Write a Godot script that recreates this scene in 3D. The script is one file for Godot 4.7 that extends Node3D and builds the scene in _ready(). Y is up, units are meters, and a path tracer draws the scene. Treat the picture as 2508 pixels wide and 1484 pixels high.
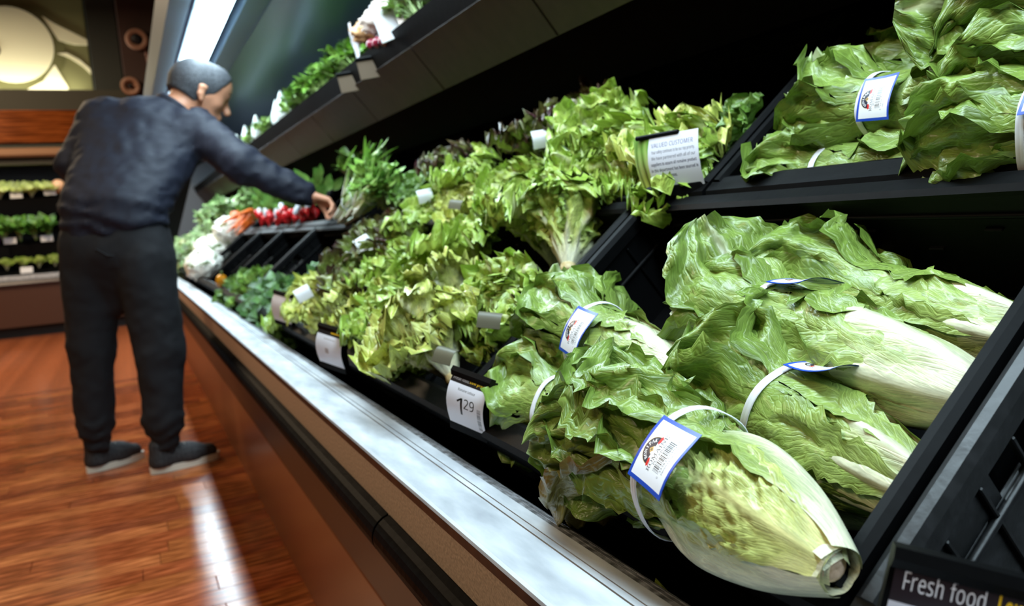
extends Node3D

const IW := 2508.0
const IH := 1484.0
# slope of the tilted crates
const SL := 0.674
var E1 := Vector3(cos(SL), sin(SL), 0)
var EN := Vector3(-sin(SL), cos(SL), 0)
var M := {}


func _ready() -> void:
	# camera
	var cam := Camera3D.new()
	cam.name = "camera"
	add_child(cam)
	cam.position = Vector3(0, 0.95, 0)
	cam.basis = Basis(Vector3.UP, deg_to_rad(-26.3)) * Basis(Vector3.RIGHT, deg_to_rad(-6.55)) * Basis(Vector3.BACK, deg_to_rad(-4.0))
	cam.keep_aspect = Camera3D.KEEP_HEIGHT
	cam.near = 0.02
	cam.far = 60.0
	var at := CameraAttributesPhysical.new()
	at.frustum_focal_length = 12.0 * 1880.0 / (0.5 * IH)
	at.exposure_aperture = at.frustum_focal_length / 4.2
	at.frustum_focus_distance = 0.72
	at.auto_exposure_enabled = false
	cam.attributes = at
	cam.current = true
	# air and exposure
	var we := WorldEnvironment.new()
	we.name = "world"
	var env := Environment.new()
	env.background_mode = Environment.BG_COLOR
	env.background_color = Color(0.02, 0.02, 0.02)
	env.ambient_light_source = Environment.AMBIENT_SOURCE_BG
	env.tonemap_mode = Environment.TONE_MAPPER_LINEAR
	env.tonemap_exposure = 1.0
	env.sdfgi_enabled = true
	env.ssao_enabled = true
	env.ssil_enabled = true
	we.environment = env
	add_child(we)
	# lamps of the shop ceiling, warm white panels above the aisle
	for q in [[-2.3, 0.0, 2.0, "above the near end of the aisle"], [-2.3, -3.4, 1.3, "above the man"], [-1.6, -7.4, 5.5, "in front of the far case"]]:
		var p := thing("ceiling_lamp", "warm white ceiling lamp panel %s" % q[3], "lamp", "ceiling lamps above the aisle", T(q[0], 3.58, q[1]))
		var b := MB.new()
		b.at(Vector3(0, 0, 0), Vector3(0.66, 0.05, 1.26), 0.004)
		part("frame", b.mesh(), mat(Color(0.8, 0.8, 0.78), 0.5), p)
		b = MB.new()
		b.at(Vector3(0, -0.028, 0), Vector3(0.6, 0.008, 1.2), 0.002)
		part("diffuser", b.mesh(), mat(Color.WHITE, 0.5, {"emission_enabled": true, "emission": Color(1, 0.86, 0.68), "emission_energy_multiplier": 2.0}), p)
		area(Vector3(q[0], 3.54, q[1]), Vector2(0.6, 1.2), Color(1, 0.89, 0.74), CEIL_E * q[2])
	# canopy lamps of the two refrigerated cases
	case_lamp()
	textures()
	leaf_textures()
	room()
	main_case()
	crates()
	romaine_all()
	leaf_lettuce_all()
	middle_produce()
	upper_produce()
	far_end()
	signs()
	person()


func area(p: Vector3, size: Vector2, c: Color, e: float, turn := 0.0) -> void:
	var l := AreaLight3D.new()
	l.name = numbered("area_lamp")
	add_child(l)
	l.area_size = size
	l.area_normalize_energy = true
	l.light_color = c
	l.light_energy = e
	l.shadow_enabled = true
	l.set("area_range", 20.0)
	l.set("area_attenuation", 2.0)
	l.position = p
	l.basis = Basis(Vector3.BACK, turn) * Basis(Vector3.RIGHT, -PI / 2)


const CEIL_E := 2.6
const CASE_E := 3.4


func case_lamp() -> void:
	# long fluorescent lamp under the canopy lip: two white lenses end to end in a white trough
	var p := thing("canopy_lamp", "long cool white fluorescent lamp glowing under the canopy of the right-hand case", "lamp", "", T(0.44, 1.9, 0))
	var b := MB.new()
	b.prism(Transform3D.IDENTITY, PV([-0.075, 0.0, -0.085, 0.05, 0.085, 0.05, 0.075, 0.0, 0.066, 0.0, 0.066, 0.02, -0.066, 0.02, -0.066, 0.0]), 1.2, -9.0)
	part("trough", b.mesh(), mat(Color(0.75, 0.8, 0.86), 0.4), p)
	for k in 4:
		b = MB.new()
		b.at(Vector3(0, -0.004, 0.05 - k * 2.4), Vector3(0.128, 0.036, 2.36), 0.003)
		part("diffuser", b.mesh(), mat(Color.WHITE, 0.5, {"emission_enabled": true, "emission": Color(0.8, 0.95, 1.0), "emission_energy_multiplier": 9.0}), p)
		area(Vector3(0.44, 1.876, 0.05 - k * 2.4), Vector2(0.128, 2.36), Color(0.86, 0.95, 1.0), CASE_E)

# ---------------------------------------------------------------- mesh helpers
class MB:
	var v := PackedVector3Array()
	var n := PackedVector3Array()
	var c := PackedColorArray()
	var uv := PackedVector2Array()
	var ix := PackedInt32Array()
	var col := Color.WHITE
	func tri(a: Vector3, b: Vector3, d: Vector3, ua := Vector2.ZERO, ub := Vector2.ZERO, ud := Vector2.ZERO) -> void:
		var nn := (b - a).cross(d - a).normalized()
		var k := v.size()
		v.append(a); v.append(b); v.append(d)
		for i in 3:
			n.append(nn); c.append(col)
		uv.append(ua); uv.append(ub); uv.append(ud)
		ix.append(k); ix.append(k + 2); ix.append(k + 1)
	func quad(a: Vector3, b: Vector3, d: Vector3, e: Vector3, u0 := Vector2(0, 1), u1 := Vector2(1, 1), u2 := Vector2(1, 0), u3 := Vector2(0, 0)) -> void:
		tri(a, b, d, u0, u1, u2)
		tri(a, d, e, u0, u2, u3)
	# chamfered box, t moves it
	func box(t: Transform3D, s: Vector3, b := 0.003) -> void:
		var h := s * 0.5
		b = minf(b, minf(h.x, minf(h.y, h.z)) * 0.9)
		var ax := [Vector3.RIGHT, Vector3.UP, Vector3.BACK]
		var P := func(sx: float, sy: float, sz: float, f: int) -> Vector3:
			var q := Vector3(sx * h.x, sy * h.y, sz * h.z)
			for k in 3:
				if k != f:
					q[k] -= signf(q[k]) * b
			return t * q
		for f in 3:
			var g: int = (f + 1) % 3
			var k: int = (f + 2) % 3
			for s1: float in [-1.0, 1.0]:
				var q := []
				for e in [[-1, -1], [1, -1], [1, 1], [-1, 1]]:
					var w := Vector3.ZERO
					w[f] = s1; w[g] = e[0]; w[k] = e[1]
					q.append(P.call(w.x, w.y, w.z, f))
				if s1 > 0: quad(q[0], q[1], q[2], q[3])
				else: quad(q[3], q[2], q[1], q[0])
				# edge strips between face f and face g
				for s2: float in [-1.0, 1.0]:
					var a := Vector3.ZERO
					a[f] = s1; a[g] = s2; a[k] = -1
					var z := a
					z[k] = 1
					var p0: Vector3 = P.call(a.x, a.y, a.z, f)
					var p1: Vector3 = P.call(a.x, a.y, a.z, g)
					var p2: Vector3 = P.call(z.x, z.y, z.z, g)
					var p3: Vector3 = P.call(z.x, z.y, z.z, f)
					if s1 * s2 > 0: quad(p0, p1, p2, p3)
					else: quad(p3, p2, p1, p0)
		for sx: float in [-1.0, 1.0]:
			for sy: float in [-1.0, 1.0]:
				for sz: float in [-1.0, 1.0]:
					var a0: Vector3 = P.call(sx, sy, sz, 0)
					var a1: Vector3 = P.call(sx, sy, sz, 1)
					var a2: Vector3 = P.call(sx, sy, sz, 2)
					if sx * sy * sz > 0: tri(a0, a1, a2)
					else: tri(a2, a1, a0)
	func at(p: Vector3, s: Vector3, b := 0.003) -> void:
		box(Transform3D(Basis.IDENTITY, p), s, b)
	# closed outline in x,y (counter-clockwise), drawn out along z; t moves it
	func prism(t: Transform3D, poly: PackedVector2Array, z0: float, z1: float, caps := true) -> void:
		var m := poly.size()
		if z1 < z0:
			var q := z0
			z0 = z1; z1 = q
		for i in m:
			var a := poly[i]
			var b := poly[(i + 1) % m]
			quad(t * Vector3(a.x, a.y, z1), t * Vector3(a.x, a.y, z0), t * Vector3(b.x, b.y, z0), t * Vector3(b.x, b.y, z1))
		if caps:
			var tr := Geometry2D.triangulate_polygon(poly)
			for i in range(0, tr.size(), 3):
				var a := poly[tr[i]]
				var b := poly[tr[i + 1]]
				var d := poly[tr[i + 2]]
				if (b - a).cross(d - a) < 0:
					var q := b
					b = d; d = q
				tri(t * Vector3(a.x, a.y, z1), t * Vector3(b.x, b.y, z1), t * Vector3(d.x, d.y, z1))
				tri(t * Vector3(a.x, a.y, z0), t * Vector3(d.x, d.y, z0), t * Vector3(b.x, b.y, z0))
	# grid of points, nu columns by nv rows, smooth; cs and us may be empty
	func grid(p: PackedVector3Array, nu: int, nv: int, cs := PackedColorArray(), us := PackedVector2Array(), wrap := false) -> void:
		var k := v.size()
		for j in nv:
			for i in nu:
				var q := j * nu + i
				var i0 := maxi(i - 1, 0)
				var i1 := mini(i + 1, nu - 1)
				if wrap:
					i0 = (i - 1 + nu - 1) % (nu - 1)
					i1 = (i + 1) % (nu - 1)
				var du := p[j * nu + i1] - p[j * nu + i0]
				var dv := p[mini(j + 1, nv - 1) * nu + i] - p[maxi(j - 1, 0) * nu + i]
				var nn := du.cross(dv).normalized()
				if nn == Vector3.ZERO: nn = Vector3.UP
				v.append(p[q]); n.append(nn)
				c.append(cs[q] if cs.size() else col)
				uv.append(us[q] if us.size() else Vector2(float(i) / (nu - 1), float(j) / (nv - 1)))
		for j in nv - 1:
			for i in nu - 1:
				var a := k + j * nu + i
				ix.append_array([a, a + nu + 1, a + 1, a, a + nu, a + nu + 1])
	# tube along points with a radius at each; squash flattens along the second axis
	func tube(p: PackedVector3Array, r: PackedFloat32Array, seg := 8, squash := 1.0, side := Vector3.ZERO, ends := true) -> void:
		var m := p.size()
		var g := PackedVector3Array()
		var prev := side
		var rings := []
		for j in m:
			var d := (p[mini(j + 1, m - 1)] - p[maxi(j - 1, 0)]).normalized()
			if prev == Vector3.ZERO:
				prev = d.cross(Vector3.UP if absf(d.y) < 0.9 else Vector3.RIGHT)
			var a := (prev - d * prev.dot(d)).normalized()
			prev = a
			rings.append([p[j], a, d.cross(a), r[j], d])
		if ends:
			var f: Array = rings[0].duplicate()
			f[3] = 0.0002
			rings.push_front(f)
			f = rings[-1].duplicate()
			f[3] = 0.0002
			rings.append(f)
		for q in rings:
			for i in seg + 1:
				var w := TAU * i / seg
				g.append(q[0] + q[1] * (cos(w) * q[3]) + q[2] * (sin(w) * q[3] * squash))
		grid(g, seg + 1, rings.size(), PackedColorArray(), PackedVector2Array(), true)
	# profile of (radius, y) turned about the y axis of t
	func lathe(t: Transform3D, prof: PackedVector2Array, seg := 16) -> void:
		var g := PackedVector3Array()
		for q in prof:
			for i in seg + 1:
				var w := -TAU * i / seg
				g.append(t * Vector3(cos(w) * q.x, q.y, sin(w) * q.x))
		grid(g, seg + 1, prof.size(), PackedColorArray(), PackedVector2Array(), true)
	func mesh() -> ArrayMesh:
		var a := []
		a.resize(Mesh.ARRAY_MAX)
		a[Mesh.ARRAY_VERTEX] = v
		a[Mesh.ARRAY_NORMAL] = n
		a[Mesh.ARRAY_COLOR] = c
		a[Mesh.ARRAY_TEX_UV] = uv
		a[Mesh.ARRAY_INDEX] = ix
		var m := ArrayMesh.new()
		m.add_surface_from_arrays(Mesh.PRIMITIVE_TRIANGLES, a)
		return m


func T(x: float, y: float, z: float) -> Transform3D:
	return Transform3D(Basis.IDENTITY, Vector3(x, y, z))


func PV(a: Array) -> PackedVector2Array:
	var r := PackedVector2Array()
	for i in range(0, a.size(), 2):
		r.append(Vector2(a[i], a[i + 1]))
	return r


# ---------------------------------------------------------------- materials
func mat(c: Color, rough := 0.6, o := {}) -> StandardMaterial3D:
	var m := StandardMaterial3D.new()
	m.albedo_color = c
	m.roughness = rough
	m.cull_mode = BaseMaterial3D.CULL_DISABLED
	for k in o:
		m.set(k, o[k])
	return m


func noise_tex(freq: float, lo: Color, hi: Color, size := 256, oct := 4, seed_ := 1, normal := false, strength := 4.0) -> NoiseTexture2D:
	var f := FastNoiseLite.new()
	f.seed = seed_
	f.frequency = freq
	f.fractal_octaves = oct
	var t := NoiseTexture2D.new()
	t.width = size
	t.height = size
	t.seamless = true
	t.noise = f
	if normal:
		t.as_normal_map = true
		t.bump_strength = strength
	else:
		var g := Gradient.new()
		g.set_color(0, lo)
		g.set_color(1, hi)
		t.color_ramp = g
	return t


# ---------------------------------------------------------------- scene tree helpers
var used := {}


func numbered(called: String) -> String:
	var k: int = used.get(called, 0)
	used[called] = k + 1
	return called if k == 0 else "%s_%03d" % [called, k]


func thing(called: String, label: String, category: String, group := "", at := Transform3D.IDENTITY) -> Node3D:
	var o := Node3D.new()
	o.name = numbered(called)
	add_child(o, true)
	o.transform = at
	tag(o, label, category, group)
	return o


func tag(o: Node, label: String, category: String, group := "") -> void:
	o.set_meta("label", label)
	o.set_meta("category", category)
	if group != "":
		o.set_meta("group", group)


func part(called: String, mesh: Mesh, m: Material, parent: Node, label := "", at := Transform3D.IDENTITY) -> MeshInstance3D:
	var o := MeshInstance3D.new()
	o.name = called
	o.mesh = mesh
	o.material_override = m
	parent.add_child(o, true)
	o.transform = at
	if label != "":
		o.set_meta("label", label)
	return o


func one(called: String, mesh: Mesh, m: Material, label: String, category: String, group := "", at := Transform3D.IDENTITY) -> MeshInstance3D:
	var o := MeshInstance3D.new()
	o.name = numbered(called)
	o.mesh = mesh
	o.material_override = m
	add_child(o, true)
	o.transform = at
	tag(o, label, category, group)
	return o


func struct(called: String, mesh: Mesh, m: Material, label := "", category := "") -> MeshInstance3D:
	var o := one(called, mesh, m, label if label != "" else "plain " + called.replace("_", " ") + " of the shop", category if category != "" else called.split("_")[0])
	o.set_meta("kind", "structure")
	return o


func copy_of(o: Node3D, label: String, group := "") -> Node3D:
	var d: Node3D = o.duplicate()
	var base := String(o.name)
	var re := RegEx.create_from_string("_\\d{3}$")
	d.name = numbered(re.sub(base, ""))
	add_child(d, true)
	d.set_meta("label", label)
	if group != "":
		d.set_meta("group", group)
	return d

# ---------------------------------------------------------------- textures shared by things
func textures() -> void:
	M.black = mat(Color(0.03, 0.031, 0.035), 0.5, {"metallic_specular": 0.2, "normal_enabled": true, "normal_texture": noise_tex(0.02, Color.BLACK, Color.WHITE, 256, 5, 7, true, 1.6), "normal_scale": 0.35, "uv1_triplanar": true, "uv1_scale": Vector3(9, 9, 9)})
	var scr := noise_tex(0.012, Color(0.05, 0.052, 0.058), Color(0.16, 0.162, 0.17), 512, 6, 9)
	scr.color_ramp.set_offset(0, 0.45)
	M.black_worn = mat(Color(1, 1, 1), 0.42, {"albedo_texture": scr, "normal_enabled": true, "normal_texture": noise_tex(0.02, Color.BLACK, Color.WHITE, 256, 5, 7, true, 2.0), "normal_scale": 0.4, "uv1_triplanar": true, "uv1_scale": Vector3(7, 7, 7)})
	var wh := noise_tex(0.01, Color(0.55, 0.57, 0.6), Color(0.8, 0.82, 0.84), 512, 6, 3)
	M.white_metal = mat(Color(1, 1, 1), 0.42, {"albedo_texture": wh, "uv1_triplanar": true, "uv1_scale": Vector3(4, 4, 1.2)})
	M.dark = mat(Color(0.02, 0.021, 0.025), 0.6)
	M.card = mat(Color(0.9, 0.9, 0.92), 0.4)


func wood(tone: Color, k: int, sc := Vector3(1.1, 4, 11)) -> StandardMaterial3D:
	var t := noise_tex(0.011, Color(0.45, 0.36, 0.3), Color(1.1, 1.05, 1.0), 512, 5, 20 + k)
	return mat(tone, 0.17, {"albedo_texture": t, "uv1_triplanar": true, "uv1_world_triplanar": true, "uv1_scale": sc, "uv1_offset": Vector3(k * 0.37, 0, k * 0.21), "metallic_specular": 0.22})


func room() -> void:
	var rng := RandomNumberGenerator.new()
	rng.seed = 5
	var b := MB.new()
	b.at(Vector3(-1.8, -0.06, -4), Vector3(7.4, 0.1, 15.4), 0.001)
	var fl := struct("floor", b.mesh(), mat(Color(0.09, 0.045, 0.025), 0.6), "glossy reddish brown wood plank floor of the aisle", "floor")
	var wm := []
	var tones := [Color(0.74, 0.44, 0.28), Color(0.68, 0.38, 0.23), Color(0.8, 0.5, 0.31), Color(0.62, 0.35, 0.23), Color(0.73, 0.45, 0.26)]
	var tx := []
	for k in 2:
		tx.append(wood(Color.WHITE, k).albedo_texture)
	for k in 5:
		var m := wood(tones[k], k % 2)
		m.albedo_texture = tx[k % 2]
		m.uv1_offset = Vector3(k * 0.37, 0, k * 0.23)
		wm.append(m)
	# planks laid across the aisle; the farther ones are joined
	var far := MB.new()
	var near_z := -1.55
	var w := 0.092
	for row in 92:
		var z := near_z - row * w
		var x := -2.4 - rng.randf() * 0.9
		while x < 0.42:
			var len := 0.9 + rng.randf() * 0.25
			if x + len > -1.9:
				var x1 := minf(x + len, 0.44)
				var c := Vector3((x + x1) * 0.5, -0.004 + rng.randf_range(0, 0.0004), z)
				var s := Vector3(x1 - x - 0.0012, 0.01, w - 0.0012)
				if row < 48 and x + len > -1.15:
					var q := MB.new()
					q.at(c, s, 0.0012)
					part("plank", q.mesh(), wm[rng.randi() % 5], fl)
				else:
					far.at(c, s, 0.0012)
			x += len
	var fo := part("planks", far.mesh(), wm[0], fl)
	fo.set_meta("kind", "stuff")
	# shell
	var wall_m := mat(Color(0.42, 0.36, 0.28), 0.8)
	b = MB.new()
	b.at(Vector3(-5.55, 2.1, -4), Vector3(0.1, 4.4, 15.4))
	struct("wall_left", b.mesh(), wall_m)
	b = MB.new()
	b.at(Vector3(-1.8, 2.1, 3.65), Vector3(7.4, 4.4, 0.1))
	struct("wall_back", b.mesh(), wall_m)
	b = MB.new()
	b.at(Vector3(1.85, 2.1, -4), Vector3(0.1, 4.4, 15.4))
	struct("wall_right", b.mesh(), wall_m)
	b = MB.new()
	b.at(Vector3(-1.8, 4.25, -4), Vector3(7.4, 0.1, 15.4))
	struct("ceiling", b.mesh(), mat(Color(0.3, 0.28, 0.26), 0.9))


func ext(poly: Array, z0: float, z1: float) -> ArrayMesh:
	var b := MB.new()
	b.prism(Transform3D.IDENTITY, PV(poly), z0, z1)
	return b.mesh()


const CZ0 := 1.3
const CZ1 := -9.1


func main_case() -> void:
	var p := thing("display_case", "long refrigerated produce case with white front ledge and tan panels running down the right side", "display case")
	var tan_n := noise_tex(0.12, Color(0.8, 0.8, 0.8), Color(1.05, 1.05, 1.05), 256, 3, 31)
	var tan_m := mat(Color(0.82, 0.73, 0.65), 0.55, {"albedo_texture": tan_n, "uv1_triplanar": true, "uv1_scale": Vector3(6, 6, 6), "normal_enabled": true, "normal_texture": noise_tex(0.08, Color.BLACK, Color.WHITE, 256, 3, 33, true, 2.0), "normal_scale": 0.3})
	var kick_m := mat(Color(0.52, 0.32, 0.21), 0.3, {"metallic_specular": 0.45})
	var brown := mat(Color(0.3, 0.19, 0.14), 0.5, {"albedo_texture": noise_tex(0.02, Color(0.55, 0.5, 0.5), Color(1.15, 1.1, 1.1), 256, 5, 35), "uv1_triplanar": true, "uv1_scale": Vector3(5, 5, 5)})
	part("kick_panel", ext([0.328, 0.0, 0.4, 0.0, 0.4, 0.314, 0.319, 0.314], CZ0, CZ1), kick_m, p, "glossy brown lower kick panel")
	part("lower_panel", ext([0.32, 0.318, 0.4, 0.318, 0.4, 0.5, 0.3, 0.5], CZ0, CZ1), mat(Color(0.2, 0.11, 0.075), 0.4), p, "dark brown panel under the bumper")
	part("front_panel", ext([0.288, 0.49, 0.34, 0.49, 0.34, 0.617, 0.275, 0.617], CZ0, CZ1), tan_m, p, "grained tan front panel")
	part("edge_trim", ext([0.272, 0.6175, 0.34, 0.6175, 0.34, 0.6285, 0.2715, 0.6285], CZ0, CZ1), brown, p, "worn brown edge strip")
	# bumper rail: a black half round in lengths
	var bm := mat(Color(0.022, 0.024, 0.028), 0.5, {"metallic_specular": 0.15, "normal_enabled": true, "normal_texture": noise_tex(0.02, Color.BLACK, Color.WHITE, 256, 5, 7, true, 2.0), "normal_scale": 0.5, "uv1_triplanar": true, "uv1_scale": Vector3(4, 4, 4)})
	var bp := []
	for k in 13:
		var a := PI * 0.5 + PI * k / 12.0
		bp.append(0.289 + 0.034 * cos(a))
		bp.append(0.523 + 0.031 * sin(a))
	var zs := [CZ0, -1.0, -2.62, -4.3, -6.6, CZ1]
	for k in 5:
		part("bumper_rail", ext(bp, zs[k], zs[k + 1] + 0.006), bm, p, "black rounded bumper rail")
	part("rail_holder", ext([0.3, 0.45, 0.31, 0.45, 0.31, 0.52, 0.286, 0.52, 0.29, 0.49], CZ0, CZ1), mat(Color(0.09, 0.05, 0.04), 0.5), p)
	# white ledge: three strips with dark gaps between
	part("ledge", ext([0.2715, 0.629, 0.3275, 0.629, 0.3275, 0.634, 0.276, 0.634, 0.2725, 0.6325], CZ0, CZ1), M.white_metal, p, "scuffed white ledge strip")
	part("ledge", ext([0.3295, 0.629, 0.3365, 0.629, 0.3365, 0.634, 0.3295, 0.634], CZ0, CZ1), M.white_metal, p)
	part("ledge", ext([0.338, 0.629, 0.354, 0.629, 0.354, 0.634, 0.338, 0.634], CZ0, CZ1), M.white_metal, p)
	# curved air grille: rails along the case and short webs between them
	var g := MB.new()
	var arc := []
	for k in 6:
		var a := k * 0.27
		arc.append(Vector2(0.354 + 0.03 * sin(a), 0.604 + 0.03 * cos(a)))
	for k in 6:
		var q: Vector2 = arc[k]
		g.box(Transform3D(Basis(Vector3.BACK, -k * 0.27), Vector3(q.x + (0.0 if k else 0.002), q.y - 0.0012, (CZ0 + -6.0) * 0.5)), Vector3(0.005, 0.0022, CZ0 + 6.0), 0.0004)
	for j in 300:
		var z := 0.5 - j * 0.0194
		for k in 5:
			var a: Vector2 = arc[k]
			var c: Vector2 = arc[k + 1]
			var m2 := (a + c) * 0.5
			g.box(Transform3D(Basis(Vector3.BACK, -(k + 0.5) * 0.27), Vector3(m2.x, m2.y - 0.0012, z + (0.0097 if k % 2 else 0.0))), Vector3(a.distance_to(c) - 0.002, 0.0016, 0.0082), 0.0003)
	part("air_grille", g.mesh(), mat(Color(0.55, 0.56, 0.58), 0.4, {"albedo_texture": noise_tex(0.02, Color(0.35, 0.34, 0.33), Color(1.1, 1.1, 1.1), 256, 5, 38), "uv1_triplanar": true, "uv1_scale": Vector3(9, 9, 9)}), p, "perforated metal air grille curling down behind the ledge")
	part("air_duct", ext([0.36, 0.3, 0.5, 0.3, 0.5, 0.32, 0.366, 0.32, 0.366, 0.6, 0.36, 0.6], CZ0, CZ1), M.dark, p)
	part("duct_liner", ext([0.342, 0.32, 0.353, 0.32, 0.353, 0.6, 0.37, 0.58, 0.384, 0.56, 0.384, 0.58, 0.366, 0.61, 0.354, 0.6275, 0.342, 0.6275], CZ0, CZ1), M.dark, p)
	part("tank", ext([0.5, 0.3, 1.3, 0.3, 1.3, 0.34, 0.5, 0.34], CZ0, CZ1), M.dark, p)
	part("back_panel", ext([1.28, 0.3, 1.32, 0.3, 1.32, 2.1, 1.28, 2.1], CZ0, CZ1), mat(Color(0.012, 0.013, 0.018), 0.55), p, "black back panel")
	# support under the tilted crates
	var s0 := Vector3(0.4, 0.686, 0) - EN * 0.165
	var s1 := s0 + E1 * 1.0
	part("slope_rack", ext([s0.x, s0.y, s0.x + 0.01, s0.y - 0.02, s1.x + 0.01, s1.y - 0.02, s1.x, s1.y], CZ0, CZ1), M.dark, p)
	# upper shelf: fascia panels, dark lip, sloped board
	var fas := mat(Color(0.19, 0.165, 0.15), 0.5, {"albedo_texture": noise_tex(0.02, Color(0.7, 0.7, 0.7), Color(1.1, 1.1, 1.1), 256, 4, 41), "uv1_triplanar": true, "uv1_scale": Vector3(3, 3, 3)})
	var z := 1.12
	while z > CZ1:
		var f := MB.new()
		var c0 := Vector2(0.75, 1.42)
		var c1 := Vector2(0.84, 1.308)
		f.prism(Transform3D.IDENTITY, PV([c0.x, c0.y, c1.x, c1.y, c1.x + 0.012, c1.y + 0.01, c0.x + 0.012, c0.y + 0.01]), z - 0.004, z - 0.626)
		part("fascia_panel", f.mesh(), fas, p)
		z -= 0.63
	part("shelf_board", ext([0.765, 1.415, 0.85, 1.312, 1.28, 1.5, 1.28, 1.62], CZ0, CZ1), M.dark, p)
	part("shelf_edge", ext([0.757, 1.416, 0.775, 1.43, 0.748, 1.487, 0.728, 1.48], CZ0, CZ1), M.black, p, "black lip of the upper shelf")
	# canopy with a dark mirror on its slope
	part("canopy", ext([0.27, 1.91, 0.35, 1.905, 0.35, 1.96, 0.55, 1.96, 0.56, 1.905, 0.66, 1.92, 1.32, 1.99, 1.32, 2.2, 0.29, 2.2, 0.262, 2.1], CZ0, CZ1), mat(Color(0.46, 0.53, 0.62), 0.45), p, "blue grey canopy over the case")
	part("mirror", ext([0.665, 1.914, 1.278, 1.68, 1.278, 1.695, 0.668, 1.92], CZ0, CZ1), mat(Color(0.26, 0.36, 0.46), 0.3, {"metallic": 0.85}), p, "dark sloping mirror above the upper shelf")
	part("end_panel", ext([0.33, 0.0, 1.32, 0.0, 1.32, 2.1, 0.9, 2.1, 0.4, 0.62, 0.3, 0.6], CZ1 - 0.03, CZ1), mat(Color(0.35, 0.36, 0.38), 0.5), p)
	part("end_panel", ext([0.33, 0.0, 1.32, 0.0, 1.32, 2.1, 0.9, 2.1, 0.4, 0.62, 0.3, 0.6], CZ0, CZ0 + 0.03), mat(Color(0.35, 0.36, 0.38), 0.5), p)


# ---------------------------------------------------------------- crates
func crate_mesh(what: String, D: float, W: float, H: float) -> ArrayMesh:
	# local axes: x up the slope from the front lip, y out of the slope, z along the case (centred)
	var b := MB.new()
	var t := 0.006
	match what:
		"front_wall":
			b.at(Vector3(0.008, -H * 0.5, 0), Vector3(t, H, W - 0.01), 0.002)
			# rolled lip
			b.prism(Transform3D.IDENTITY, PV([-0.024, -0.03, -0.017, -0.03, -0.017, -0.01, 0.012, -0.008, 0.014, -0.001, 0.008, 0.002, -0.018, 0.001, -0.024, -0.006]), W * 0.5, -W * 0.5)
			for k in 7:
				b.at(Vector3(-0.006, -0.016, -W * 0.45 + W * 0.15 * k), Vector3(0.02, 0.014, 0.004), 0.001)
		"back_wall":
			b.at(Vector3(D - 0.008, -H * 0.5, 0), Vector3(t, H, W - 0.01), 0.002)
			b.prism(Transform3D.IDENTITY, PV([D - 0.014, -0.008, D + 0.012, -0.01, D + 0.012, 0.0, D - 0.008, 0.002, D - 0.015, -0.002]), W * 0.5, -W * 0.5)
			# stiffening frame pressed into the wall, and small slots with lit lower edges
			var x := D - 0.0125
			for s: float in [-1.0, 1.0]:
				b.tube(PackedVector3Array([Vector3(x, -0.03, s * 0.03), Vector3(x, -0.034, s * W * 0.4), Vector3(x, -0.045, s * W * 0.435), Vector3(x, -H + 0.02, s * W * 0.44)]), PackedFloat32Array([0.003, 0.003, 0.003, 0.003]), 6)
				b.tube(PackedVector3Array([Vector3(x, -H + 0.02, s * 0.02), Vector3(x, -0.05, s * 0.02), Vector3(x, -0.034, s * 0.034)]), PackedFloat32Array([0.003, 0.003, 0.003]), 6)
				for k in 3:
					b.at(Vector3(x, -0.05 - 0.026 * (k % 2), s * (0.07 + k * 0.07)), Vector3(0.006, 0.003, 0.018), 0.001)
		"side_wall":
			# wall with a hand hole, drawn on the +z side
			var z := W * 0.5 - 0.006
			b.at(Vector3(D * 0.5, -H * 0.5 - 0.03, z), Vector3(D - 0.01, H - 0.06, t), 0.002)
			b.at(Vector3(D * 0.16, -0.03, z), Vector3(D * 0.32, 0.06, t), 0.002)
			b.at(Vector3(D * 0.84, -0.03, z), Vector3(D * 0.32, 0.06, t), 0.002)
			b.prism(T(0, 0, 0) * Transform3D(Basis(Vector3(0, 0, 1), Vector3(0, 1, 0), Vector3(-1, 0, 0)), Vector3(0, 0, 0)), PV([z - 0.012, -0.018, z + 0.006, -0.022, z + 0.006, 0.002, z, 0.006, z - 0.008, 0.005, z - 0.012, -0.002]), 0.0, -D)
			b.tube(PackedVector3Array([Vector3(D * 0.05, -0.062, z - 0.006), Vector3(D * 0.95, -0.062, z - 0.006)]), PackedFloat32Array([0.004, 0.004]), 6)
			for k in 9:
				b.at(Vector3(D * (0.06 + 0.11 * k), -H * 0.55, z - 0.005), Vector3(0.004, H * 0.75, 0.006), 0.001)
		"bottom":
			b.at(Vector3(D * 0.5, -H, 0), Vector3(D - 0.01, t, W - 0.01), 0.002)
			for k in 5:
				b.at(Vector3(D * 0.5, -H + 0.006, -W * 0.4 + W * 0.2 * k), Vector3(D * 0.9, 0.008, 0.006), 0.001)
	return b.mesh()


func make_crate(label: String, group: String, lip: Vector3, D: float, W: float, m: Material) -> Node3D:
	var H := 0.15
	var o := thing("produce_crate", label, "crate", group, Transform3D(Basis(E1, EN, Vector3.BACK), lip))
	for w in ["front_wall", "back_wall", "bottom"]:
		part(w, crate_mesh(w, D, W, H), m, o)
	var s := crate_mesh("side_wall", D, W, H)
	part("side_wall", s, m, o)
	part("side_wall", s, m, o, "", Transform3D(Basis(Vector3(1, 0, 0), Vector3(0, 1, 0), Vector3(0, 0, -1)), Vector3.ZERO))
	return o


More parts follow.
